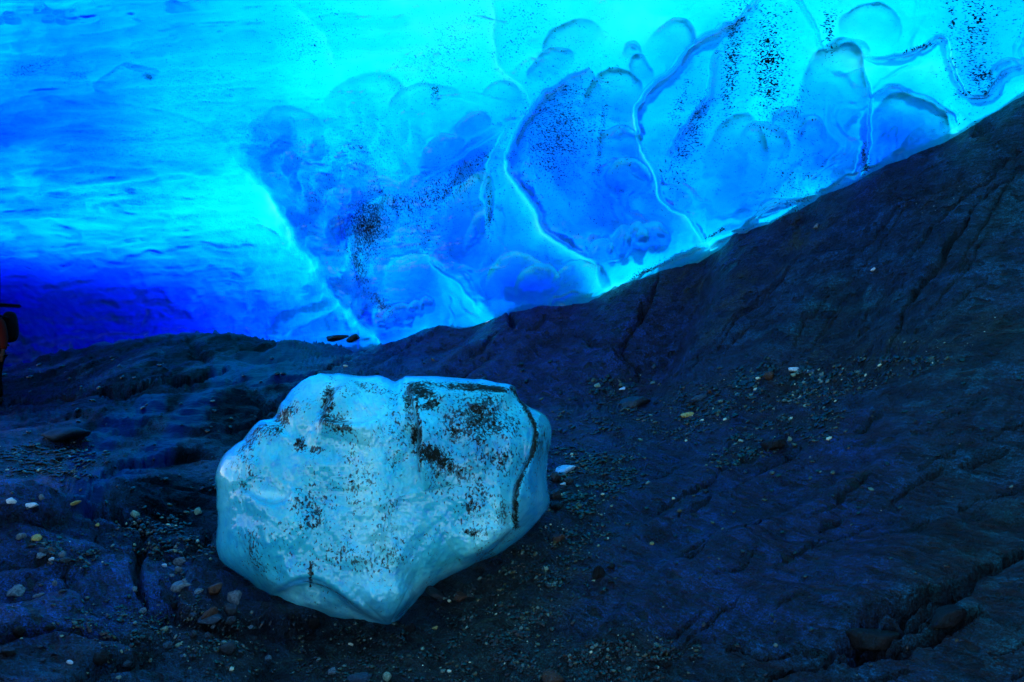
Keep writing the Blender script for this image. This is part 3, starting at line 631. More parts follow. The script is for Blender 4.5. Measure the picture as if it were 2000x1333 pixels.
# ================================================================== THE STRANDED ICE BLOCK
OUT = [(605,733),(650,731),(700,733),(745,737),(770,743),(785,736),(800,732),(870,738),(940,743),(1000,752),(1012,768),(1028,790),(1045,803),(1065,816),(1078,840),(1070,880),(1069,930),(1070,965),(1064,1000),(1040,1030),(1000,1066),(960,1090),
       (905,1112),(870,1130),(830,1157),(812,1185),(795,1212),(778,1230),(750,1240),(722,1232),(700,1224),(640,1212),(600,1203),(572,1196),(550,1180),(520,1165),(490,1143),(440,1105),(426,1080),(417,1040),(420,990),(424,920),(440,885),(480,850),
       (510,823),(535,812),(550,788),(575,755),(590,740)]
B_STEPS = [
 ([(795,735),(808,790),(820,850),(818,900),(828,960)], -.06, 60, 60),
 ([(1000,755),(1028,800),(1045,835),(1038,890),(1012,940),(1004,985),(1006,1030)], -.10, 120, 60),
 ([(520,1165),(590,1134),(640,1145),(700,1190),(760,1222)], -.07, 70, 60),
 ([(760,1222),(790,1190),(815,1158)], -.05, 50, 40),
 ([(620,810),(650,825),(700,828),(740,818)], .05, 40, 40),
 ([(470,950),(495,972),(530,985),(560,975),(572,955)], .035, 40, 35),
 ([(625,850),(640,790),(670,750),(690,735)], .05, 60, 50),
 ([(1000,1032),(960,1070),(905,1108)], .05, 50, 40),
]
def build_boulder():
    poly = np.array(smooth_poly(OUT+[OUT[0]], 4))
    c = np.array([745.0, 985.0])
    ang = np.arctan2(poly[:, 1]-c[1], poly[:, 0]-c[0]); rad = np.hypot(*(poly-c).T)
    o = np.argsort(ang); ang, rad = ang[o], rad[o]
    NA, NRD = 640, 200
    th = np.linspace(-math.pi, math.pi, NA, endpoint=False)
    rad = rad*(1+.012*fbm(np.cos(ang)*6, np.sin(ang)*6, ang*0, 4, 207, .65))
    R = np.interp(th, np.concatenate([ang-2*math.pi, ang, ang+2*math.pi]), np.tile(rad, 3))
    rr = np.sin(np.linspace(0, 1, NRD)[1:]*math.pi/2)
    verts = []; base = 4.45
    def shell(rr, sign):
        r = rr[:, None]; PX = c[0]+np.cos(th)[None]*R[None]*r; PY = c[1]+np.sin(th)[None]*R[None]*r
        prof = np.sqrt(np.clip(1-np.broadcast_to(r, PX.shape)**3.6, 0, 1))
        if sign < 0:
            d = base-.42*prof+(PY-985)/F*-.9                      # the front leans back toward the top
            rel = np.zeros(PX.shape)
            for pts, a, w1, w2 in B_STEPS:
                b, sg, run = poly_dist(PX, PY, smooth_poly(pts, 5), 4*max(w1, w2))
                tap = np.clip(np.minimum(run, 1-run)*5, 0, 1)**.5; edge = np.tanh(b/6); side = sg if a > 0 else -sg
                rel += 1.7*abs(a)*tap*np.where(side > 0, np.exp(-b/w1)*(.5+.5*edge), .5*np.exp(-b/w2)*(1-edge)-.5*np.exp(-b/w2)*edge)
            rel += .05*blob(PX, PY, 735, 960, 45, 200, 5)-.05*blob(PX, PY, 520, 930, 60, 60)-.05*blob(PX, PY, 640, 870, 60, 40)+.05*blob(PX, PY, 600, 1080, 120, 70)
            rel += .035*fbm(PX/80, PY/110, PX*0, 3, 201)+.012*fbm(PX/28, PY/40, PX*0, 4, 202, .6)+.025*(ridged(PX/150, PY/260, PX*0, 2, 204)-.6)
            rel *= np.clip((1-np.broadcast_to(r, PX.shape))*9, 0, 1)
            d = d-rel
        else:
            d = base+.62*prof+(PY-985)/F*-.9+.05*fbm(PX/80, PY/80, PX*0+9, 3, 203)*prof
        return PX, PY, d
    PXf, PYf, Df = shell(rr, -1); PXb, PYb, Db = shell(rr[:-1][::-1], 1)
    PX = np.vstack([PXf, PXb]); PY = np.vstack([PYf, PYb]); D = np.vstack([Df, Db])
    V = P3(PX, PY, D).reshape(-1, 3); nr = len(PX)
    i = np.arange(nr-1)[:, None]*NA+np.arange(NA)[None]; j = np.arange(nr-1)[:, None]*NA+(np.arange(NA)[None]+1) % NA
    Q = np.stack([i, j, j+NA, i+NA], -1).reshape(-1, 4)
    cf = P3(np.array([c[0]]), np.array([c[1]]), np.array([Df[0].mean()])); cb = P3(np.array([c[0]]), np.array([c[1]]), np.array([Db[-1].mean()]))
    n = len(V); V = np.vstack([V, cf, cb])
    me_q = Q.tolist()
    a = np.arange(NA); b2 = (a+1) % NA
    tri = np.stack([np.full(NA, n), b2, a], -1); tri2 = np.stack([np.full(NA, n+1), (nr-1)*NA+a, (nr-1)*NA+b2], -1)
    me = bpy.data.meshes.new('ice_block')
    me.from_pydata(V.tolist(), [], me_q+tri.tolist()+tri2.tolist()); me.update()
    me.polygons.foreach_set('use_smooth', np.ones(len(me.polygons), bool))
    me.materials.append(M_BOULDER)
    dirt = np.zeros(PX.shape)
    for q in BD: dirt = np.maximum(dirt, q[5]*blob(PX, PY, *q[:5], p=3))
    for pts, w, a_ in BDL:
        b, sg, run = poly_dist(PX, PY, smooth_poly(pts, 4), 60); dirt = np.maximum(dirt, a_*np.exp(-(b/w)**2))
    front = np.zeros(PX.shape); front[:len(PXf)] = 1
    dirt = dirt*front+(1-front)*.3
    clear = np.clip(blob(PX, PY, 640, 1180, 120, 30, 15)+blob(PX, PY, 760, 1205, 60, 25)+blob(PX, PY, 1045, 950, 35, 90)+.6*blob(PX, PY, 915, 860, 90, 110, 0, 4)+.5*blob(PX, PY, 470, 1010, 50, 110), 0, 1)*front
    mk = np.zeros(PX.shape)  # pale streaks, and highlights painted along ridges and lower lip
    for q in ((715,900,34,150,4,.9),(735,1080,60,110,0,.8),(960,1040,60,30,-35,1.0),(985,1010,30,50,10,.6),(690,822,50,8,-4,1.0),(530,967,34,8,8,1.0),(800,850,14,130,0,.5),(640,760,60,20,0,.7),(600,1172,60,22,15,1.1),(700,1203,70,16,12,1.1),(820,1150,40,20,-40,.8),(880,1120,60,14,-30,.8),(1050,980,12,60,8,.6),(450,940,16,80,10,.5),(900,930,60,30,0,.4)):
        mk = np.maximum(mk, q[5]*blob(PX+10*fbm(PX/40, PY/60, PX*0, 3, 205), PY, *q[:5]))
    mk *= front
    for nm, arr in (('dirt', dirt), ('clear', clear), ('milk_shine', mk)):
        at = me.attributes.new(nm, 'FLOAT', 'POINT'); at.data.foreach_set('value', np.concatenate([arr.ravel(), [0, 0]]).astype(np.float32))
    ob = bpy.data.objects.new('ice_block', me); COL.objects.link(ob)
    tag(ob, 'big pale blue block of melting ice speckled with black grit lying on the rock', 'ice block')
    return ob
BD = [(825,765,38,18,15,1.2),(900,756,90,10,4,1.1),(845,788,34,12,-30,1.0),(960,760,50,8,5,1.1),(840,885,35,22,20,1.2),(870,905,30,18,40,1.0),(810,850,10,30,0,1.1),(930,820,100,70,0,.8),(900,920,90,80,0,.65),(940,1000,80,60,0,.5),
      (920,1040,20,12,0,1.0),(915,990,20,14,0,.9),(585,870,14,18,0,1.05),(620,880,18,10,0,.8),(640,790,16,55,12,.95),(660,830,40,24,0,.8),(560,810,40,18,-30,.85),(510,850,60,24,-30,.7),(700,760,60,20,0,.6),(600,1010,45,60,0,.7),
      (605,1025,16,12,0,.85),(607,1120,6,30,0,1.0),(480,920,30,60,0,.55),(500,1080,30,60,0,.5),(700,1080,200,60,0,.35),(1055,870,30,70,0,.5),(700,950,120,120,0,.4),(760,880,60,100,0,.45),(800,790,14,50,0,.8),(985,880,50,90,0,.55),(1040,960,30,80,0,.3),(960,1075,60,16,-35,.6)]
BDL = [([(1000,757),(1028,800),(1046,840),(1038,890),(1016,935),(1006,975),(1008,1020)], 7.5, 1.12), ([(1004,1005),(1008,1028)], 9, 1.1), ([(812,750),(815,800),(822,860),(820,920)], 5, .95), ([(590,1134),(640,1148),(690,1180)], 2.0, .8)]

rock, RV, rcols = build_rock()
ice = build_ice()
block = build_boulder()

# ================================================================== LOOSE STONES
RPY = CY-(RV[..., 2]-CH)/RV[..., 1]*F
def ground_at(px, py):
    """the rock point seen at a survey column and row, with its normal"""
    j = int(np.clip(np.searchsorted(rcols, px), 1, len(rcols)-2))
    col = RPY[:, j]; hit = np.nonzero(col <= py)[0]
    i = int(np.clip(hit[0] if len(hit) else 0, 2, RV.shape[0]-3))
    a = RV[i+2, j]-RV[i-2, j]; b = RV[i, j+1]-RV[i, j-1]
    n = np.cross(b, a); n /= np.linalg.norm(n)+1e-9
    if n[2] < 0: n = -n
    return Vector(RV[i, j].tolist()), Vector(n.tolist())

def mat_stone(name, a, b, rough=.4, spec=.4, speck=None, sc=14):
    t = NT(name); v = t.mapped(src='Object')
    n1 = t.noise(v, sc*.25, 5, .6, .5); n2 = t.noise(v, sc*2, 4, .7)
    base = t.mixc(t.ramp(n1, .38, .62), c4(*a), c4(*b))
    if speck: base = t.mixc(t.ramp(n2, .55, .62), base, c4(*speck))
    nor = t.bump(t.math('ADD', t.math('MULTIPLY', n2, .35), n1), .6, .03)
    p = t.n('ShaderNodeBsdfPrincipled', {'Base Color': base, 'Roughness': rough, 'Specular IOR Level': spec, 'Normal': nor})
    t.t.links.new(p.outputs[0], t.out.inputs[0]); return t.m
SM = {'dark': mat_stone('wet_dark_stone', (.004,.007,.008), (.012,.024,.03), .3, .45),
      'black': mat_stone('black_stone', (.0015,.002,.002), (.006,.007,.007), .4, .2),
      'blue': mat_stone('blue_slate_stone', (.010,.03,.055), (.02,.06,.09), .35, .4),
      'grey': mat_stone('speckled_grey_stone', (.05,.09,.11), (.14,.23,.26), .5, .3, (.02,.03,.03)),
      'white': mat_stone('white_quartz_stone', (.35,.52,.58), (.6,.78,.82), .4, .4, None),
      'ochre': mat_stone('yellow_ochre_stone', (.28,.26,.07), (.45,.42,.15), .5, .3, (.06,.05,.02)),
      'brown': mat_stone('rusty_brown_stone', (.022,.010,.005), (.06,.032,.014), .35, .4),
      'green': mat_stone('pale_green_stone', (.12,.24,.16), (.25,.40,.28), .5, .3),
      'ice': mat_stone('old_pale_ice', (.2,.55,.8), (.4,.75,.9), .15, .5, None, 8)}

def stone_mesh(seed, sub=3, flat=.6, ang=.5):
    """unit stone (half-size 1): a rounded block with knocked-off faces"""
    r = random.Random(seed); bm = bmesh.new(); bmesh.ops.create_icosphere(bm, subdivisions=sub, radius=1)
    planes = []
    for _ in range(14):
        n = Vector((r.gauss(0, 1), r.gauss(0, 1), r.gauss(0, 1))).normalized(); planes.append((n, r.uniform(.5, .85)))
    V = np.array([v.co[:] for v in bm.verts]); k = seed*3.7
    nz = fbm(V[:, 0]*1.3+k, V[:, 1]*1.3, V[:, 2]*1.3, 3, seed)
    for i, v in enumerate(bm.verts):
        p = v.co.copy()
        for n, h in planes:
            d = p.dot(n)
            if d > h: p -= n*(d-h)*(.6+.4*ang)
        p *= 1+.10*nz[i]; v.co = Vector((p.x, p.y, p.z*flat))
    me = bpy.data.meshes.new('stone'); bm.to_mesh(me); bm.free(); me.update()
    me.polygons.foreach_set('use_smooth', np.ones(len(me.polygons), bool)); return me
PROTO = [stone_mesh(s_, 3, [.55,.7,.4,.85,.5,.65][s_ % 6], [.4,.9,.7,.5,1,.8][s_ % 6]) for s_ in range(1, 13)]
_mc = {}
def stone_data(k, mat):
    if (k, mat) not in _mc:
        me = PROTO[k].copy(); me.name = 'stone_'+mat; me.materials.append(SM[mat]); _mc[(k, mat)] = me
    return _mc[(k, mat)]
def put_stone(px, py, w, h, mat, k, name='stone', yaw=None, label=None, cat='stone', group=None, sink=.38, depth=None, tiltf=1.0):
    p, n = ground_at(px, py+h*.35)
    if depth: q = P3(np.float64(px), np.float64(py+h*.35), np.float64(depth)); p = Vector(q.tolist()); n = Vector((0, 0, 1))
    m = p.y/F; r = random.Random(int(px*7+py*13))
    hx = w*m/2*1.05; hz = h*m/2*1.05; hy = max(hx*r.uniform(.6, .9), hz*.8)
    o = bpy.data.objects.new(name, stone_data(k % 12, mat)); COL.objects.link(o)
    fl = [.55,.7,.4,.85,.5,.65][(k % 12+1) % 6]
    o.scale = (hx, hy, hz/fl)
    qn = Vector((0, 0, 1)).lerp(n, .7*tiltf).normalized()
    yw = yaw if yaw is not None else r.uniform(-.4, .4)
    o.rotation_euler = (qn.to_track_quat('Z', 'Y').to_matrix() @ Matrix.Rotation(yw, 3, 'Z')).to_euler()
    if tiltf == 0: o.rotation_euler = (0, -yw, 0)
    o.location = p+qn*(hz*(1-2*sink))
    tag(o, label, cat, group); return o

NAMED = [  # column, row, width, height, stuff, form, tilt, label
 (1240,780,80,34,'dark',4,.22,'long dark slab stone lying across the gravel below the steep blue rock'),
 (1342,811,30,12,'ochre',2,.2,'yellow ochre flat stone in the gravel just right of the long dark slab'),
 (1366,773,42,17,'blue',8,.1,'smooth blue grey flat stone at the upper edge of the gravel'),
 (1215,758,15,9,'white',3,0,'small white pebble above the long dark slab stone'),
 (1165,752,18,11,'green',5,0,'pale green pebble left of the small white pebble above the slab'),
 (1550,725,25,10,'white',2,.05,'bright white stone resting on top of the gravel band against steep rock'),
 (1502,731,25,20,'brown',1,.3,'dark rusty upright stone beside the bright white stone on the gravel'),
 (1583,727,20,12,'blue',3,0,'blue grey pebble right of the bright white stone on the gravel'),
 (1510,863,54,30,'black',7,.35,'black wedge shaped stone at the lower edge of the gravel band'),
 (1541,858,12,13,'green',6,0,'little green pebble touching the black wedge shaped stone'),
 (1593,440,13,15,'grey',3,0,'round grey pebble stuck on the steep rock near the ice edge'),
 (1704,528,13,8,'white',5,.3,'white chip alone on the steep rock slope below the ice'),
 (1104,913,54,17,'ice',4,.3,'pale blue ice slab beside the right end of the big ice block'),
 (1098,944,14,9,'white',3,0,'white pebble just below the pale ice slab'),
 (1083,930,26,26,'dark',1,0,'dark stone wedged between the big ice block and the pale ice slab'),
 (1110,936,26,16,'dark',9,0,'dark stone directly under the pale ice slab'),
 (1084,962,30,30,'dark',5,0,'biggest dark stone of the pile against the right side of the ice block'),
 (1112,962,18,14,'dark',8,0,'dark stone at the right foot of the pile by the ice block'),
 (1088,988,36,18,'black',2,0,'black flat stone at the bottom of the pile by the ice block'),
 (1168,1114,28,36,'black',6,0,'glossy black stone standing in thin water right of the ice block'),
 (1193,1105,20,18,'black',3,0,'small black stone right of the glossy black stone'),
 (1192,1134,20,10,'black',4,0,'flat black stone below the glossy black stone'),
 (1066,1110,9,13,'green',7,0,'pale green chip standing in the mud right of the ice block'),
 (1159,1136,9,5,'green',3,0,'tiny green pebble at the foot of the glossy black stone'),
 (1092,1046,34,20,'brown',4,.3,'brown leaf shaped stone below the pile by the ice block'),
 (1273,1062,14,8,'ochre',5,0,'ochre pebble on wet rock right of the glossy black stone'),
 (613,1215,32,30,'black',9,0,'black pointed stone pressed against the bottom lip of the ice block'),
 (568,1207,14,10,'black',3,0,'small black stone left of the pointed stone under the ice block'),
 (1078,1322,54,34,'brown',1,0,'rusty dark stone cut by the bottom edge of the picture'),
 (1303,1296,18,14,'black',6,0,'black stone near the bottom edge on blue rock'),
 (1272,1308,16,10,'black',2,0,'flat black stone left of the black stone near the bottom edge'),
 (20,976,23,17,'white',4,.1,'white quartz stone on the rock shelf at the left edge'),
 (59,985,38,11,'white',2,.1,'flat white stone beside the quartz stone on the left rock shelf'),
 (79,975,12,15,'grey',1,.1,'grey upright chip behind the flat white stone on the left shelf'),
 (70,1050,24,17,'ochre',5,0,'orange and white stone above the pebble cluster on the left rock'),
 (41,1046,20,14,'grey',0,0,'grey stone left of the orange and white stone'),
 (117,1082,22,18,'grey',9,0,'round speckled grey stone in the pebble cluster on the left rock'),
 (99,1072,14,20,'brown',3,0,'reddish upright stone in the pebble cluster on the left rock'),
 (82,1073,18,18,'blue',7,0,'blue stone at the left of the pebble cluster'),
 (79,1088,22,10,'grey',4,0,'flat grey stone at the foot of the pebble cluster'),
 (100,1090,14,9,'white',8,0,'small white stone at the foot of the pebble cluster'),
 (128,1094,24,10,'dark',2,0,'dark flat stone at the right foot of the pebble cluster'),
 (30,1151,40,24,'grey',6,0,'large pale grey stone near the left edge in front of the blue rock'),
 (75,1162,28,8,'grey',2,.3,'thin pale slab leaning right of the large pale grey stone'),
 (105,1142,9,15,'grey',1,0,'small upright stone in the middle of the left blue rock'),
 (123,1155,20,7,'dark',4,.1,'dark flat chip beside the small upright stone'),
 (189,1026,13,8,'ochre',5,0,'pale yellow pebble on the edge of the left rock shelf'),
 (145,985,30,9,'ochre',4,.4,'ochre elongated stone behind the left rock shelf'),
 (262,1006,16,20,'green',1,.6,'greenish stone in the dark hollow left of the ice block'),
 (264,1027,12,8,'green',3,0,'small green pebble below the greenish stone in the hollow'),
 (386,997,8,22,'green',7,0,'narrow pale stone on the dark rock left of the ice block'),
 (351,1096,32,28,'grey',0,.5,'speckled grey egg shaped stone left of the ice block'),
 (349,1114,20,15,'grey',9,0,'small grey stone under the egg shaped stone'),
 (319,1104,15,7,'white',2,0,'pale pebble left of the egg shaped stone'),
 (336,1126,14,7,'grey',5,0,'flat pale chip below the egg shaped stone'),
 (355,1140,50,22,'grey',4,.1,'broad pale rock lying below the egg shaped stone'),
 (386,1154,24,12,'grey',8,0,'grey stone at the right end of the broad pale rock'),
 (418,1150,40,30,'brown',7,.6,'brown streaked rock leaning under the left side of the ice block'),
 (340,1180,28,18,'black',2,0,'black stone below the broad pale rock'),
 (408,1194,40,30,'brown',6,0,'brown block above the flat grey slab left of the block tip'),
 (412,1214,56,18,'blue',2,.1,'flat grey blue slab with a dark underside near the bottom left'),
 (448,1216,30,20,'dark',5,0,'dark stone at the right end of the flat grey blue slab'),
 (457,1164,40,34,'grey',10,.6,'pale ridged rock just left of the ice block lower edge'),
 (452,1186,36,24,'dark',4,0,'dark stone under the pale ridged rock'),
 (319,1229,16,16,'green',3,0,'round greenish pebble below the split rock face'),
 (325,1258,30,14,'blue',2,0,'blue flat stone below the round greenish pebble'),
 (347,1259,18,12,'green',8,0,'green grey stone right of the blue flat stone'),
 (443,1262,40,26,'dark',9,0,'dark broad stone right of the rubble at the bottom left'),
 (440,1258,18,12,'green',3,0,'small green stone on the gravel near the dark broad stone'),
 (403,1240,26,14,'dark',6,0,'dark stone below the flat grey blue slab'),
 (375,1240,24,18,'dark',1,0,'dark blocky stone left of the dark stone below the slab'),
 (246,1298,24,12,'blue',2,0,'blue flat stone lying near the bottom left corner'),
 (135,1294,16,10,'white',8,0,'pale blue pebble near the bottom left corner'),
 (195,1285,44,30,'black',5,0,'large black stone near the bottom left corner'),
 (35,1235,26,26,'black',1,0,'black stone on the rock close to the left edge'),
 (14,1270,40,22,'black',4,0,'black slab at the left edge near the bottom corner'),
 (98,1230,22,10,'black',2,0,'black chip on the blue rock above the bottom left gravel'),
 (260,1150,16,10,'grey',6,0,'pale chip in the pocket of the split rock face'),
 (279,1197,20,14,'grey',5,0,'grey pebble at the foot of the split rock face'),
 (850,1155,60,20,'dark',7,-.4,'dark stone lying along the lower right edge of the ice block'),
 (900,1165,36,20,'brown',4,-.2,'brown stone in the mud right of the ice block tip'),
 (800,1222,30,24,'black',6,0,'black stone touching the tip of the ice block'),
 (850,1225,14,10,'ochre',3,0,'ochre pebble in the mud right of the block tip'),
 (520,1285,22,16,'grey',9,0,'grey pebble in the gravel below the ice block'),
 (650,1312,24,16,'grey',4,0,'pale speckled stone near the bottom edge below the ice block'),
 (700,1320,56,26,'blue',8,0,'blue grey rounded stone at the bottom edge below the ice block'),
 (755,1322,20,22,'green',1,0,'greenish stone beside the blue grey rounded stone'),
 (1705,1240,112,56,'black',7,.15,'big dark block lying in the left part of the wide crack at lower right'),
 (1850,1195,84,40,'black',8,.3,'flat topped dark block jammed in the right part of the wide crack at lower right'),
 (343,635,26,28,'black',5,.3,'black rounded boulder standing on the far rock crest against the blue ice'),
 (372,642,20,12,'dark',3,0,'small dark lump right of the black boulder on the far crest'),
 (428,640,46,12,'black',4,0,'black flat rock on the far crest with ice behind, left of two'),
 (465,640,50,12,'black',2,.05,'black flat rock on the far crest with ice behind, right of two'),
]
stones = []
for (px, py, w, h, mat, k, tl, lab) in NAMED:
    stones.append(put_stone(px, py, w, h, mat, k, yaw=tl, label=lab, cat='stone' if w > 16 else 'pebble', name='stone' if w > 16 else 'pebble', tiltf=0 if abs(tl) > .0 else .8))
put_stone(657, 657, 56, 16, 'black', 7, yaw=.12, label='long black rock frozen into the ice foot above the rock crest', depth=13.35, tiltf=0)
put_stone(692, 658, 34, 15, 'black', 9, yaw=.5, label='pointed black rock beside the long black rock in the ice foot', depth=13.2, tiltf=0)
lump = put_stone(128, 853, 100, 30, 'ice', 1, name='ice_lump', yaw=.1, label='low dull mound of old ice on the dark floor at left', cat='ice lump', sink=.35, tiltf=0)
lump.data = lump.data.copy(); lump.data.materials.clear(); lump.data.materials.append(mat_stone('dull_old_ice', (.002,.010,.018), (.008,.026,.042), .6, .2))

ZONES = [  # centre, spread, count, size range, materials, label, group, category
 ((1290,790,170,26,-12), 46, (6, 15), ('dark','dark','blue','green','brown','black'), 'small wet stone in the gravel ledge behind the ice block', 'small stones on the gravel ledge'),
 ((1620,740,150,26,-20), 40, (5, 13), ('dark','dark','blue','green','black'), 'small wet stone in the gravel band under the steep rock', 'small stones in the upper gravel band'),
 ((1150,960,70,80,-20), 34, (5, 12), ('dark','dark','black','green','blue'), 'small wet pebble on the slope right of the ice block', 'small pebbles right of the ice block'),
 ((380,1220,110,60,10), 44, (6, 18), ('dark','dark','black','blue','green','brown','grey'), 'small stone in the rubble left of the block tip', 'rubble stones at bottom left'),
 ((230,1270,160,40,0), 30, (6, 16), ('dark','black','blue','green','black'), 'small stone in the gravel at the bottom left', 'gravel stones at the bottom left'),
 ((330,1060,90,40,10), 24, (5, 14), ('black','dark','dark','green'), 'small dark stone in the hollow left of the ice block', 'small stones in the hollow'),
 ((900,1290,300,34,0), 30, (5, 13), ('dark','black','black','green','brown'), 'small stone half sunk in the mud near the bottom edge', 'small stones in the mud'),
 ((90,900,110,34,0), 18, (6, 18), ('black','dark','black'), 'dark stone on the shaded floor at left', 'dark stones on the shaded floor'),
]
def copy_stone(px, py, w, h, mat, k, label, group, r):
    o = put_stone(px, py, w, h, mat, k, name='pebble', yaw=r.uniform(-1.5, 1.5), label=label, cat='pebble', group=group, tiltf=.8); return o
rz = random.Random(5)
for (cx_, cy_, rx, ry, rot), cnt, (s0, s1), mats, lab, grp in ZONES:
    c, s = math.cos(math.radians(rot)), math.sin(math.radians(rot))
    for _ in range(cnt):
        a, b = rz.gauss(0, .6)*rx, rz.gauss(0, .6)*ry; px, py = cx_+a*c-b*s, cy_+a*s+b*c
        if 415 < px < 1075 and 740 < py < 1225: continue
        if not (-20 < px < 2020 and py < 1345): continue
        w_ = s0+(s1-s0)*rz.random()**2.2
        copy_stone(px, py, w_, w_*rz.uniform(.4, .8), rz.choice(mats), rz.randrange(12), lab, grp, rz)

def build_gravel():
    g = np.random.default_rng(3)
    px = g.uniform(-40, 2040, 330000); py = g.uniform(700, 1345, 330000)
    pr = gravel_mask(px, py)**1.5
    nz = fbm(px/34, py/13, px*0, 4, 301, .6)
    keep = g.random(len(px)) < np.clip(pr*(.5+1.4*nz), .007, .9)*np.where(py < 980, 1.0, .5)
    px, py = px[keep], py[keep]
    ico = bmesh.new(); bmesh.ops.create_icosphere(ico, subdivisions=1, radius=1)
    base = np.array([v.co[:] for v in ico.verts]); fc = np.array([[v.index for v in f.verts] for f in ico.faces]); ico.free()
    V, Fc, shade = [], [], []
    for a, b in zip(px, py):
        p, n = ground_at(a, b); sz = p.y/F*(1.0+4.2*g.random()**4)*(1.0 if b < 1000 else .95)
        R = Matrix.Rotation(g.uniform(0, 6.28), 3, 'Z'); R = np.array(n.to_track_quat('Z', 'Y').to_matrix() @ R)
        q = base*(1+.35*(g.random((len(base), 1))-.5))*np.array([1.35, 1.0, .6])*sz
        Fc.append(fc+len(V)*len(base)); V.append(q@R.T+np.array(p)+np.array(n)*sz*.25)
        shade.append(np.full(len(base), g.random()))
    t = NT('gravel_material'); at = t.attr('shade')
    base_c = t.mixc(t.ramp(at, .5, .9), c4(.0015, .004, .003), c4(.006, .019, .020)); base_c = t.mixc(t.ramp(at, .84, .88), base_c, c4(.045, .050, .018)); base_c = t.mixc(t.ramp(at, .94, .955), base_c, c4(.07, .13, .10)); base_c = t.mixc(t.ramp(at, .986, .99), base_c, c4(.45, .5, .32))
    p_ = t.n('ShaderNodeBsdfPrincipled', {'Base Color': base_c, 'Roughness': .3, 'Specular IOR Level': .45}); t.t.links.new(p_.outputs[0], t.out.inputs[0])
    o = mesh_np('gravel', np.concatenate(V), np.concatenate(Fc), [t.m], False, {'shade': np.concatenate(shade)})
    tag(o, 'dark wet gravel and slate crumbs scattered over the rock', kind='stuff')
    print('gravel chips', len(px))
build_gravel()

# ================================================================== THE PERSON AT THE LEFT EDGE
def skin_mesh(name, nodes, edges, mat, parent=None, sub=2):
    """one continuous surface grown round a jointed skeleton; nodes: id -> (x, y, z, radius)"""
    ids = list(nodes); me = bpy.data.meshes.new(name); me.from_pydata([nodes[i][:3] for i in ids], [(ids.index(a), ids.index(b)) for a, b in edges], [])
    o = bpy.data.objects.new(name, me); COL.objects.link(o)
    sk = o.modifiers.new('skin', 'SKIN'); lay = me.skin_vertices[0] if me.skin_vertices else None
    if lay is None:
        bm = bmesh.new(); bm.from_mesh(me); bm.verts.layers.skin.verify(); bm.to_mesh(me); bm.free(); lay = me.skin_vertices[0]
    for k, i in enumerate(ids):
        r = nodes[i][3]; lay.data[k].radius = r if isinstance(r, tuple) else (r, r); lay.data[k].use_root = (k == 0)
    ss = o.modifiers.new('sub', 'SUBSURF'); ss.levels = sub; ss.render_levels = sub
    dg = bpy.context.evaluated_depsgraph_get(); ev = o.evaluated_get(dg); m2 = bpy.data.meshes.new_from_object(ev)
    o.modifiers.clear(); o.data = m2; m2.name = name; m2.materials.clear(); m2.materials.append(mat)
    m2.polygons.foreach_set('use_smooth', np.ones(len(m2.polygons), bool))
    if parent: o.parent = parent
    return o
def flat_mat(name, c, rough=.7):
    t = NT(name); n = t.noise(t.mapped(), 30, 4, .6)
    base = t.mixc(t.ramp(n, .3, .7), c4(*[x*.75 for x in c]), c4(*c))
    p = t.n('ShaderNodeBsdfPrincipled', {'Base Color': base, 'Roughness': max(rough, .8), 'Specular IOR Level': .05, 'Normal': t.bump(n, .3, .01)}); t.t.links.new(p.outputs[0], t.out.inputs[0]); return t.m
M_SKIN, M_JACKET, M_TROUSER, M_PACK, M_HELM, M_BOOT = flat_mat('skin', (.05,.02,.012)), flat_mat('orange_cloth', (.06,.004,.001)), flat_mat('black_cloth', (.001,.001,.001)), flat_mat('pack_cloth', (.002,.002,.002)), flat_mat('dark_helmet', (.002,.002,.002), .6), flat_mat('boot_leather', (.01,.008,.006), .5)
feet, _n = ground_at(-14, 793); feet = feet.copy()
pr = bpy.data.objects.new('person', None); COL.objects.link(pr); pr.location = feet+Vector((0, 0, .0)); pr.rotation_euler = (0, 0, math.radians(-25))
tag(pr, 'person in an orange jacket and black trousers standing in the dark at the left edge', 'person')
B = {'pel': (0,0,.96,.15), 'wai': (0,0,1.10,.13), 'che': (0,.0,1.32,.15), 'nb': (0,0,1.47,.065), 'nk': (0,-.01,1.53,.058), 'hd': (0,-.02,1.63,.098), 'ht': (0,-.01,1.70,.085),
     'nose': (0,-.125,1.625,.012), 'earl': (-.098,0,1.63,.016), 'earr': (.098,0,1.63,.016)}
E = [('pel','wai'),('wai','che'),('che','nb'),('nb','nk'),('nk','hd'),('hd','ht'),('hd','nose'),('hd','earl'),('hd','earr')]
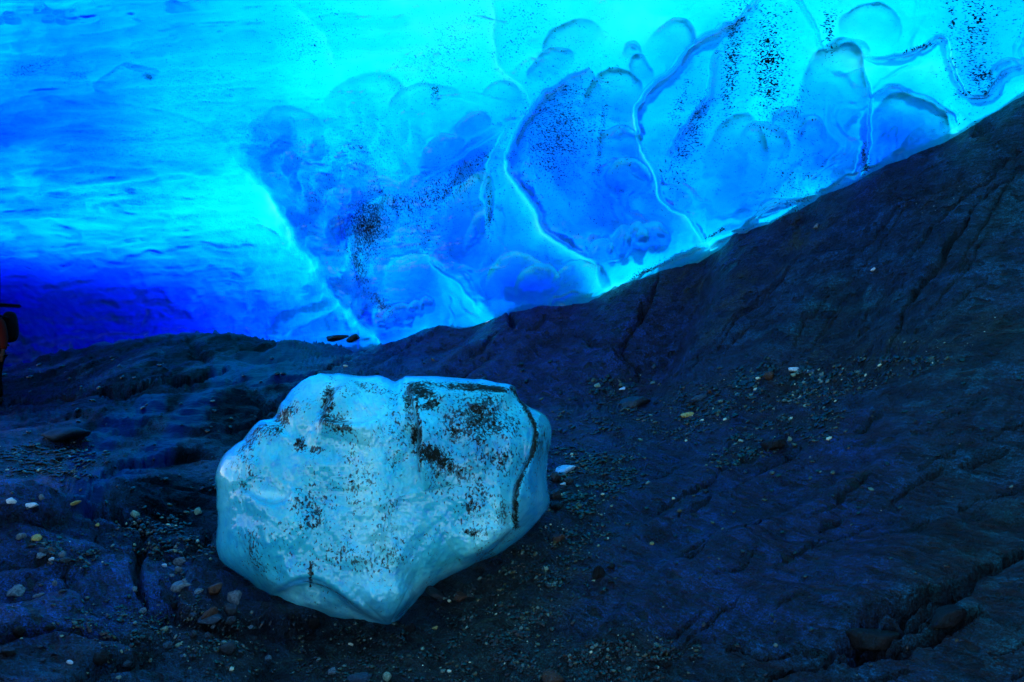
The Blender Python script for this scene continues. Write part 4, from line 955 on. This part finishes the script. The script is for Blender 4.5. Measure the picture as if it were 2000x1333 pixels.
for s_, t_, ex in ((-1, 'l', .05), (1, 'r', .18)):
    B.update({'sh'+t_: (s_*.18,0,1.42,.062), 'el'+t_: (s_*(.22+ex*.55),-.02,1.15,.044), 'wr'+t_: (s_*(.24+ex),-.10,.92,.028), 'pa'+t_: (s_*(.245+ex),-.12,.86,.034),
              'hi'+t_: (s_*.095,0,.88,.09), 'kn'+t_: (s_*.12,-.03,.50,.058), 'an'+t_: (s_*.13,.02,.10,.04), 'to'+t_: (s_*.14,-.14,.045,.035)})
    E += [('che','sh'+t_),('sh'+t_,'el'+t_),('el'+t_,'wr'+t_),('wr'+t_,'pa'+t_),('pel','hi'+t_),('hi'+t_,'kn'+t_),('kn'+t_,'an'+t_),('an'+t_,'to'+t_)]
    for f_, (dx, L_) in enumerate(((-.026,.062),(-.009,.075),(.009,.07),(.025,.055))):
        x0 = s_*(.245+ex)+dx
        B.update({f'f{f_}a'+t_: (x0,-.13,.82,.0095), f'f{f_}b'+t_: (x0,-.137,.82-L_*.5,.009), f'f{f_}c'+t_: (x0,-.130,.82-L_,.0075)})
        E += [('pa'+t_, f'f{f_}a'+t_), (f'f{f_}a'+t_, f'f{f_}b'+t_), (f'f{f_}b'+t_, f'f{f_}c'+t_)]
    x0 = s_*(.245+ex)-s_*.035
    B.update({'th1'+t_: (x0,-.14,.85,.011), 'th2'+t_: (x0-s_*.012,-.155,.81,.009)}); E += [('pa'+t_,'th1'+t_),('th1'+t_,'th2'+t_)]
skin_mesh('body', B, E, M_SKIN, pr)
J = {'wai': (0,0,1.02,.172), 'hem': (0,0,.90,.175), 'che': (0,0,1.30,.185), 'nb': (0,0,1.46,.085), 'col': (0,0,1.52,.075)}
JE = [('wai','hem'),('wai','che'),('che','nb'),('nb','col')]
for s_, t_, ex in ((-1, 'l', .05), (1, 'r', .18)):
    J.update({'sh'+t_: (s_*.185,0,1.42,.082), 'el'+t_: (s_*(.22+ex*.55),-.02,1.15,.066), 'wr'+t_: (s_*(.236+ex),-.09,.95,.048)}); JE += [('che','sh'+t_),('sh'+t_,'el'+t_),('el'+t_,'wr'+t_)]
skin_mesh('jacket', J, JE, M_JACKET, pr)
Tn = {'pel': (0,0,.93,.165)}; TE = []
for s_, t_ in ((-1, 'l'), (1, 'r')):
    Tn.update({'hi'+t_: (s_*.10,0,.82,.115), 'kn'+t_: (s_*.12,-.03,.50,.082), 'an'+t_: (s_*.13,.02,.13,.066)}); TE += [('pel','hi'+t_),('hi'+t_,'kn'+t_),('kn'+t_,'an'+t_)]
skin_mesh('trousers', Tn, TE, M_TROUSER, pr)
for s_ in (-1, 1): skin_mesh('boot', {'a': (s_*.13,.03,.16,.06), 'b': (s_*.13,.03,.06,.06), 'c': (s_*.14,-.15,.045,.048)}, [('a','b'),('b','c')], M_BOOT, pr)
skin_mesh('helmet', {'a': (0,.01,1.69,.125), 'b': (0,.0,1.74,.105)}, [('a','b')], M_HELM, pr)
bp = bpy.data.objects.new('backpack', None); COL.objects.link(bp); bp.location = pr.location; bp.rotation_euler = pr.rotation_euler
tag(bp, 'dark backpack on the back of the person in the orange jacket', 'backpack')
skin_mesh('bag_body', {'a': (.04,.25,1.05,(.17,.12)), 'b': (.04,.25,1.30,(.19,.13)), 'c': (.04,.25,1.50,(.15,.11)), 'd': (.04,.25,1.62,(.10,.08))}, [('a','b'),('b','c'),('c','d')], M_PACK, bp)
for s_ in (-1, 1): skin_mesh('strap', {'a': (s_*.12,.18,1.48,.02), 'b': (s_*.13,0,1.535,.02), 'c': (s_*.13,-.18,1.36,.02), 'd': (s_*.15,.0,1.08,.018), 'e': (s_*.14,.18,1.02,.018)}, [('a','b'),('b','c'),('c','d'),('d','e')], M_PACK, bp)
tp = bpy.data.objects.new('tripod', None); COL.objects.link(tp); tp.location = pr.location; tp.rotation_euler = (0, 0, 0)
tag(tp, 'dark folded tripod tied flat across the top of the backpack', 'tripod')
for q in range(3):
    a = q*2.094; oy, oz = .022*math.cos(a), .022*math.sin(a)
    skin_mesh('leg', {'a': (-.42,.26+oy,1.735+oz,.018), 'b': (-.05,.26+oy,1.72+oz,.018), 'c': (.02,.26+oy,1.72+oz,.014), 'd': (.30,.26+oy,1.70+oz,.013)}, [('a','b'),('b','c'),('c','d')], M_HELM, tp)
skin_mesh('tripod_head', {'a': (-.42,.26,1.735,.03), 'b': (-.50,.26,1.74,.035), 'c': (-.53,.26,1.74,.03)}, [('a','b'),('b','c')], M_HELM, tp)

# ================================================================== CAMERA, LIGHT
cd = bpy.data.cameras.new('camera'); cam = bpy.data.objects.new('camera', cd); COL.objects.link(cam)
cam.location = (0, 0, CH); cam.rotation_euler = (math.radians(90), 0, 0); cd.lens = F/2000*36; cd.sensor_width = 36; cd.clip_start = .05; cd.clip_end = 400
S.camera = cam
SUN_EL, SUN_AZ = math.radians(52), math.radians(12)       # azimuth from +Y toward +X
w = bpy.data.worlds.new('World'); S.world = w; w.use_nodes = True; nt = w.node_tree
bg = nt.nodes['Background']; sky = nt.nodes.new('ShaderNodeTexSky'); sky.sky_type = 'NISHITA'; sky.sun_disc = False
sky.ozone_density = 6; sky.dust_density = .2; sky.sun_elevation = SUN_EL; sky.sun_rotation = SUN_AZ; nt.links.new(sky.outputs[0], bg.inputs[0]); bg.inputs[1].default_value = .15
sl = bpy.data.lights.new('sun', 'SUN'); so = bpy.data.objects.new('sun', sl); COL.objects.link(so)
sl.energy = 4.5; sl.angle = math.radians(.5); sl.color = (1, .97, .92)
dv = Vector((math.sin(SUN_AZ)*math.cos(SUN_EL), math.cos(SUN_AZ)*math.cos(SUN_EL), math.sin(SUN_EL)))
so.rotation_euler = dv.to_track_quat('Z', 'Y').to_euler(); so.location = (0, 10, 20)
S.view_settings.view_transform = 'Standard'; S.view_settings.look = 'None'; S.view_settings.exposure = 1.1; S.view_settings.gamma = 1
S.cycles.use_denoising = True
S.cycles.max_bounces = 10; S.cycles.transparent_max_bounces = 8; S.cycles.caustics_refractive = True; S.cycles.sample_clamp_indirect = 6
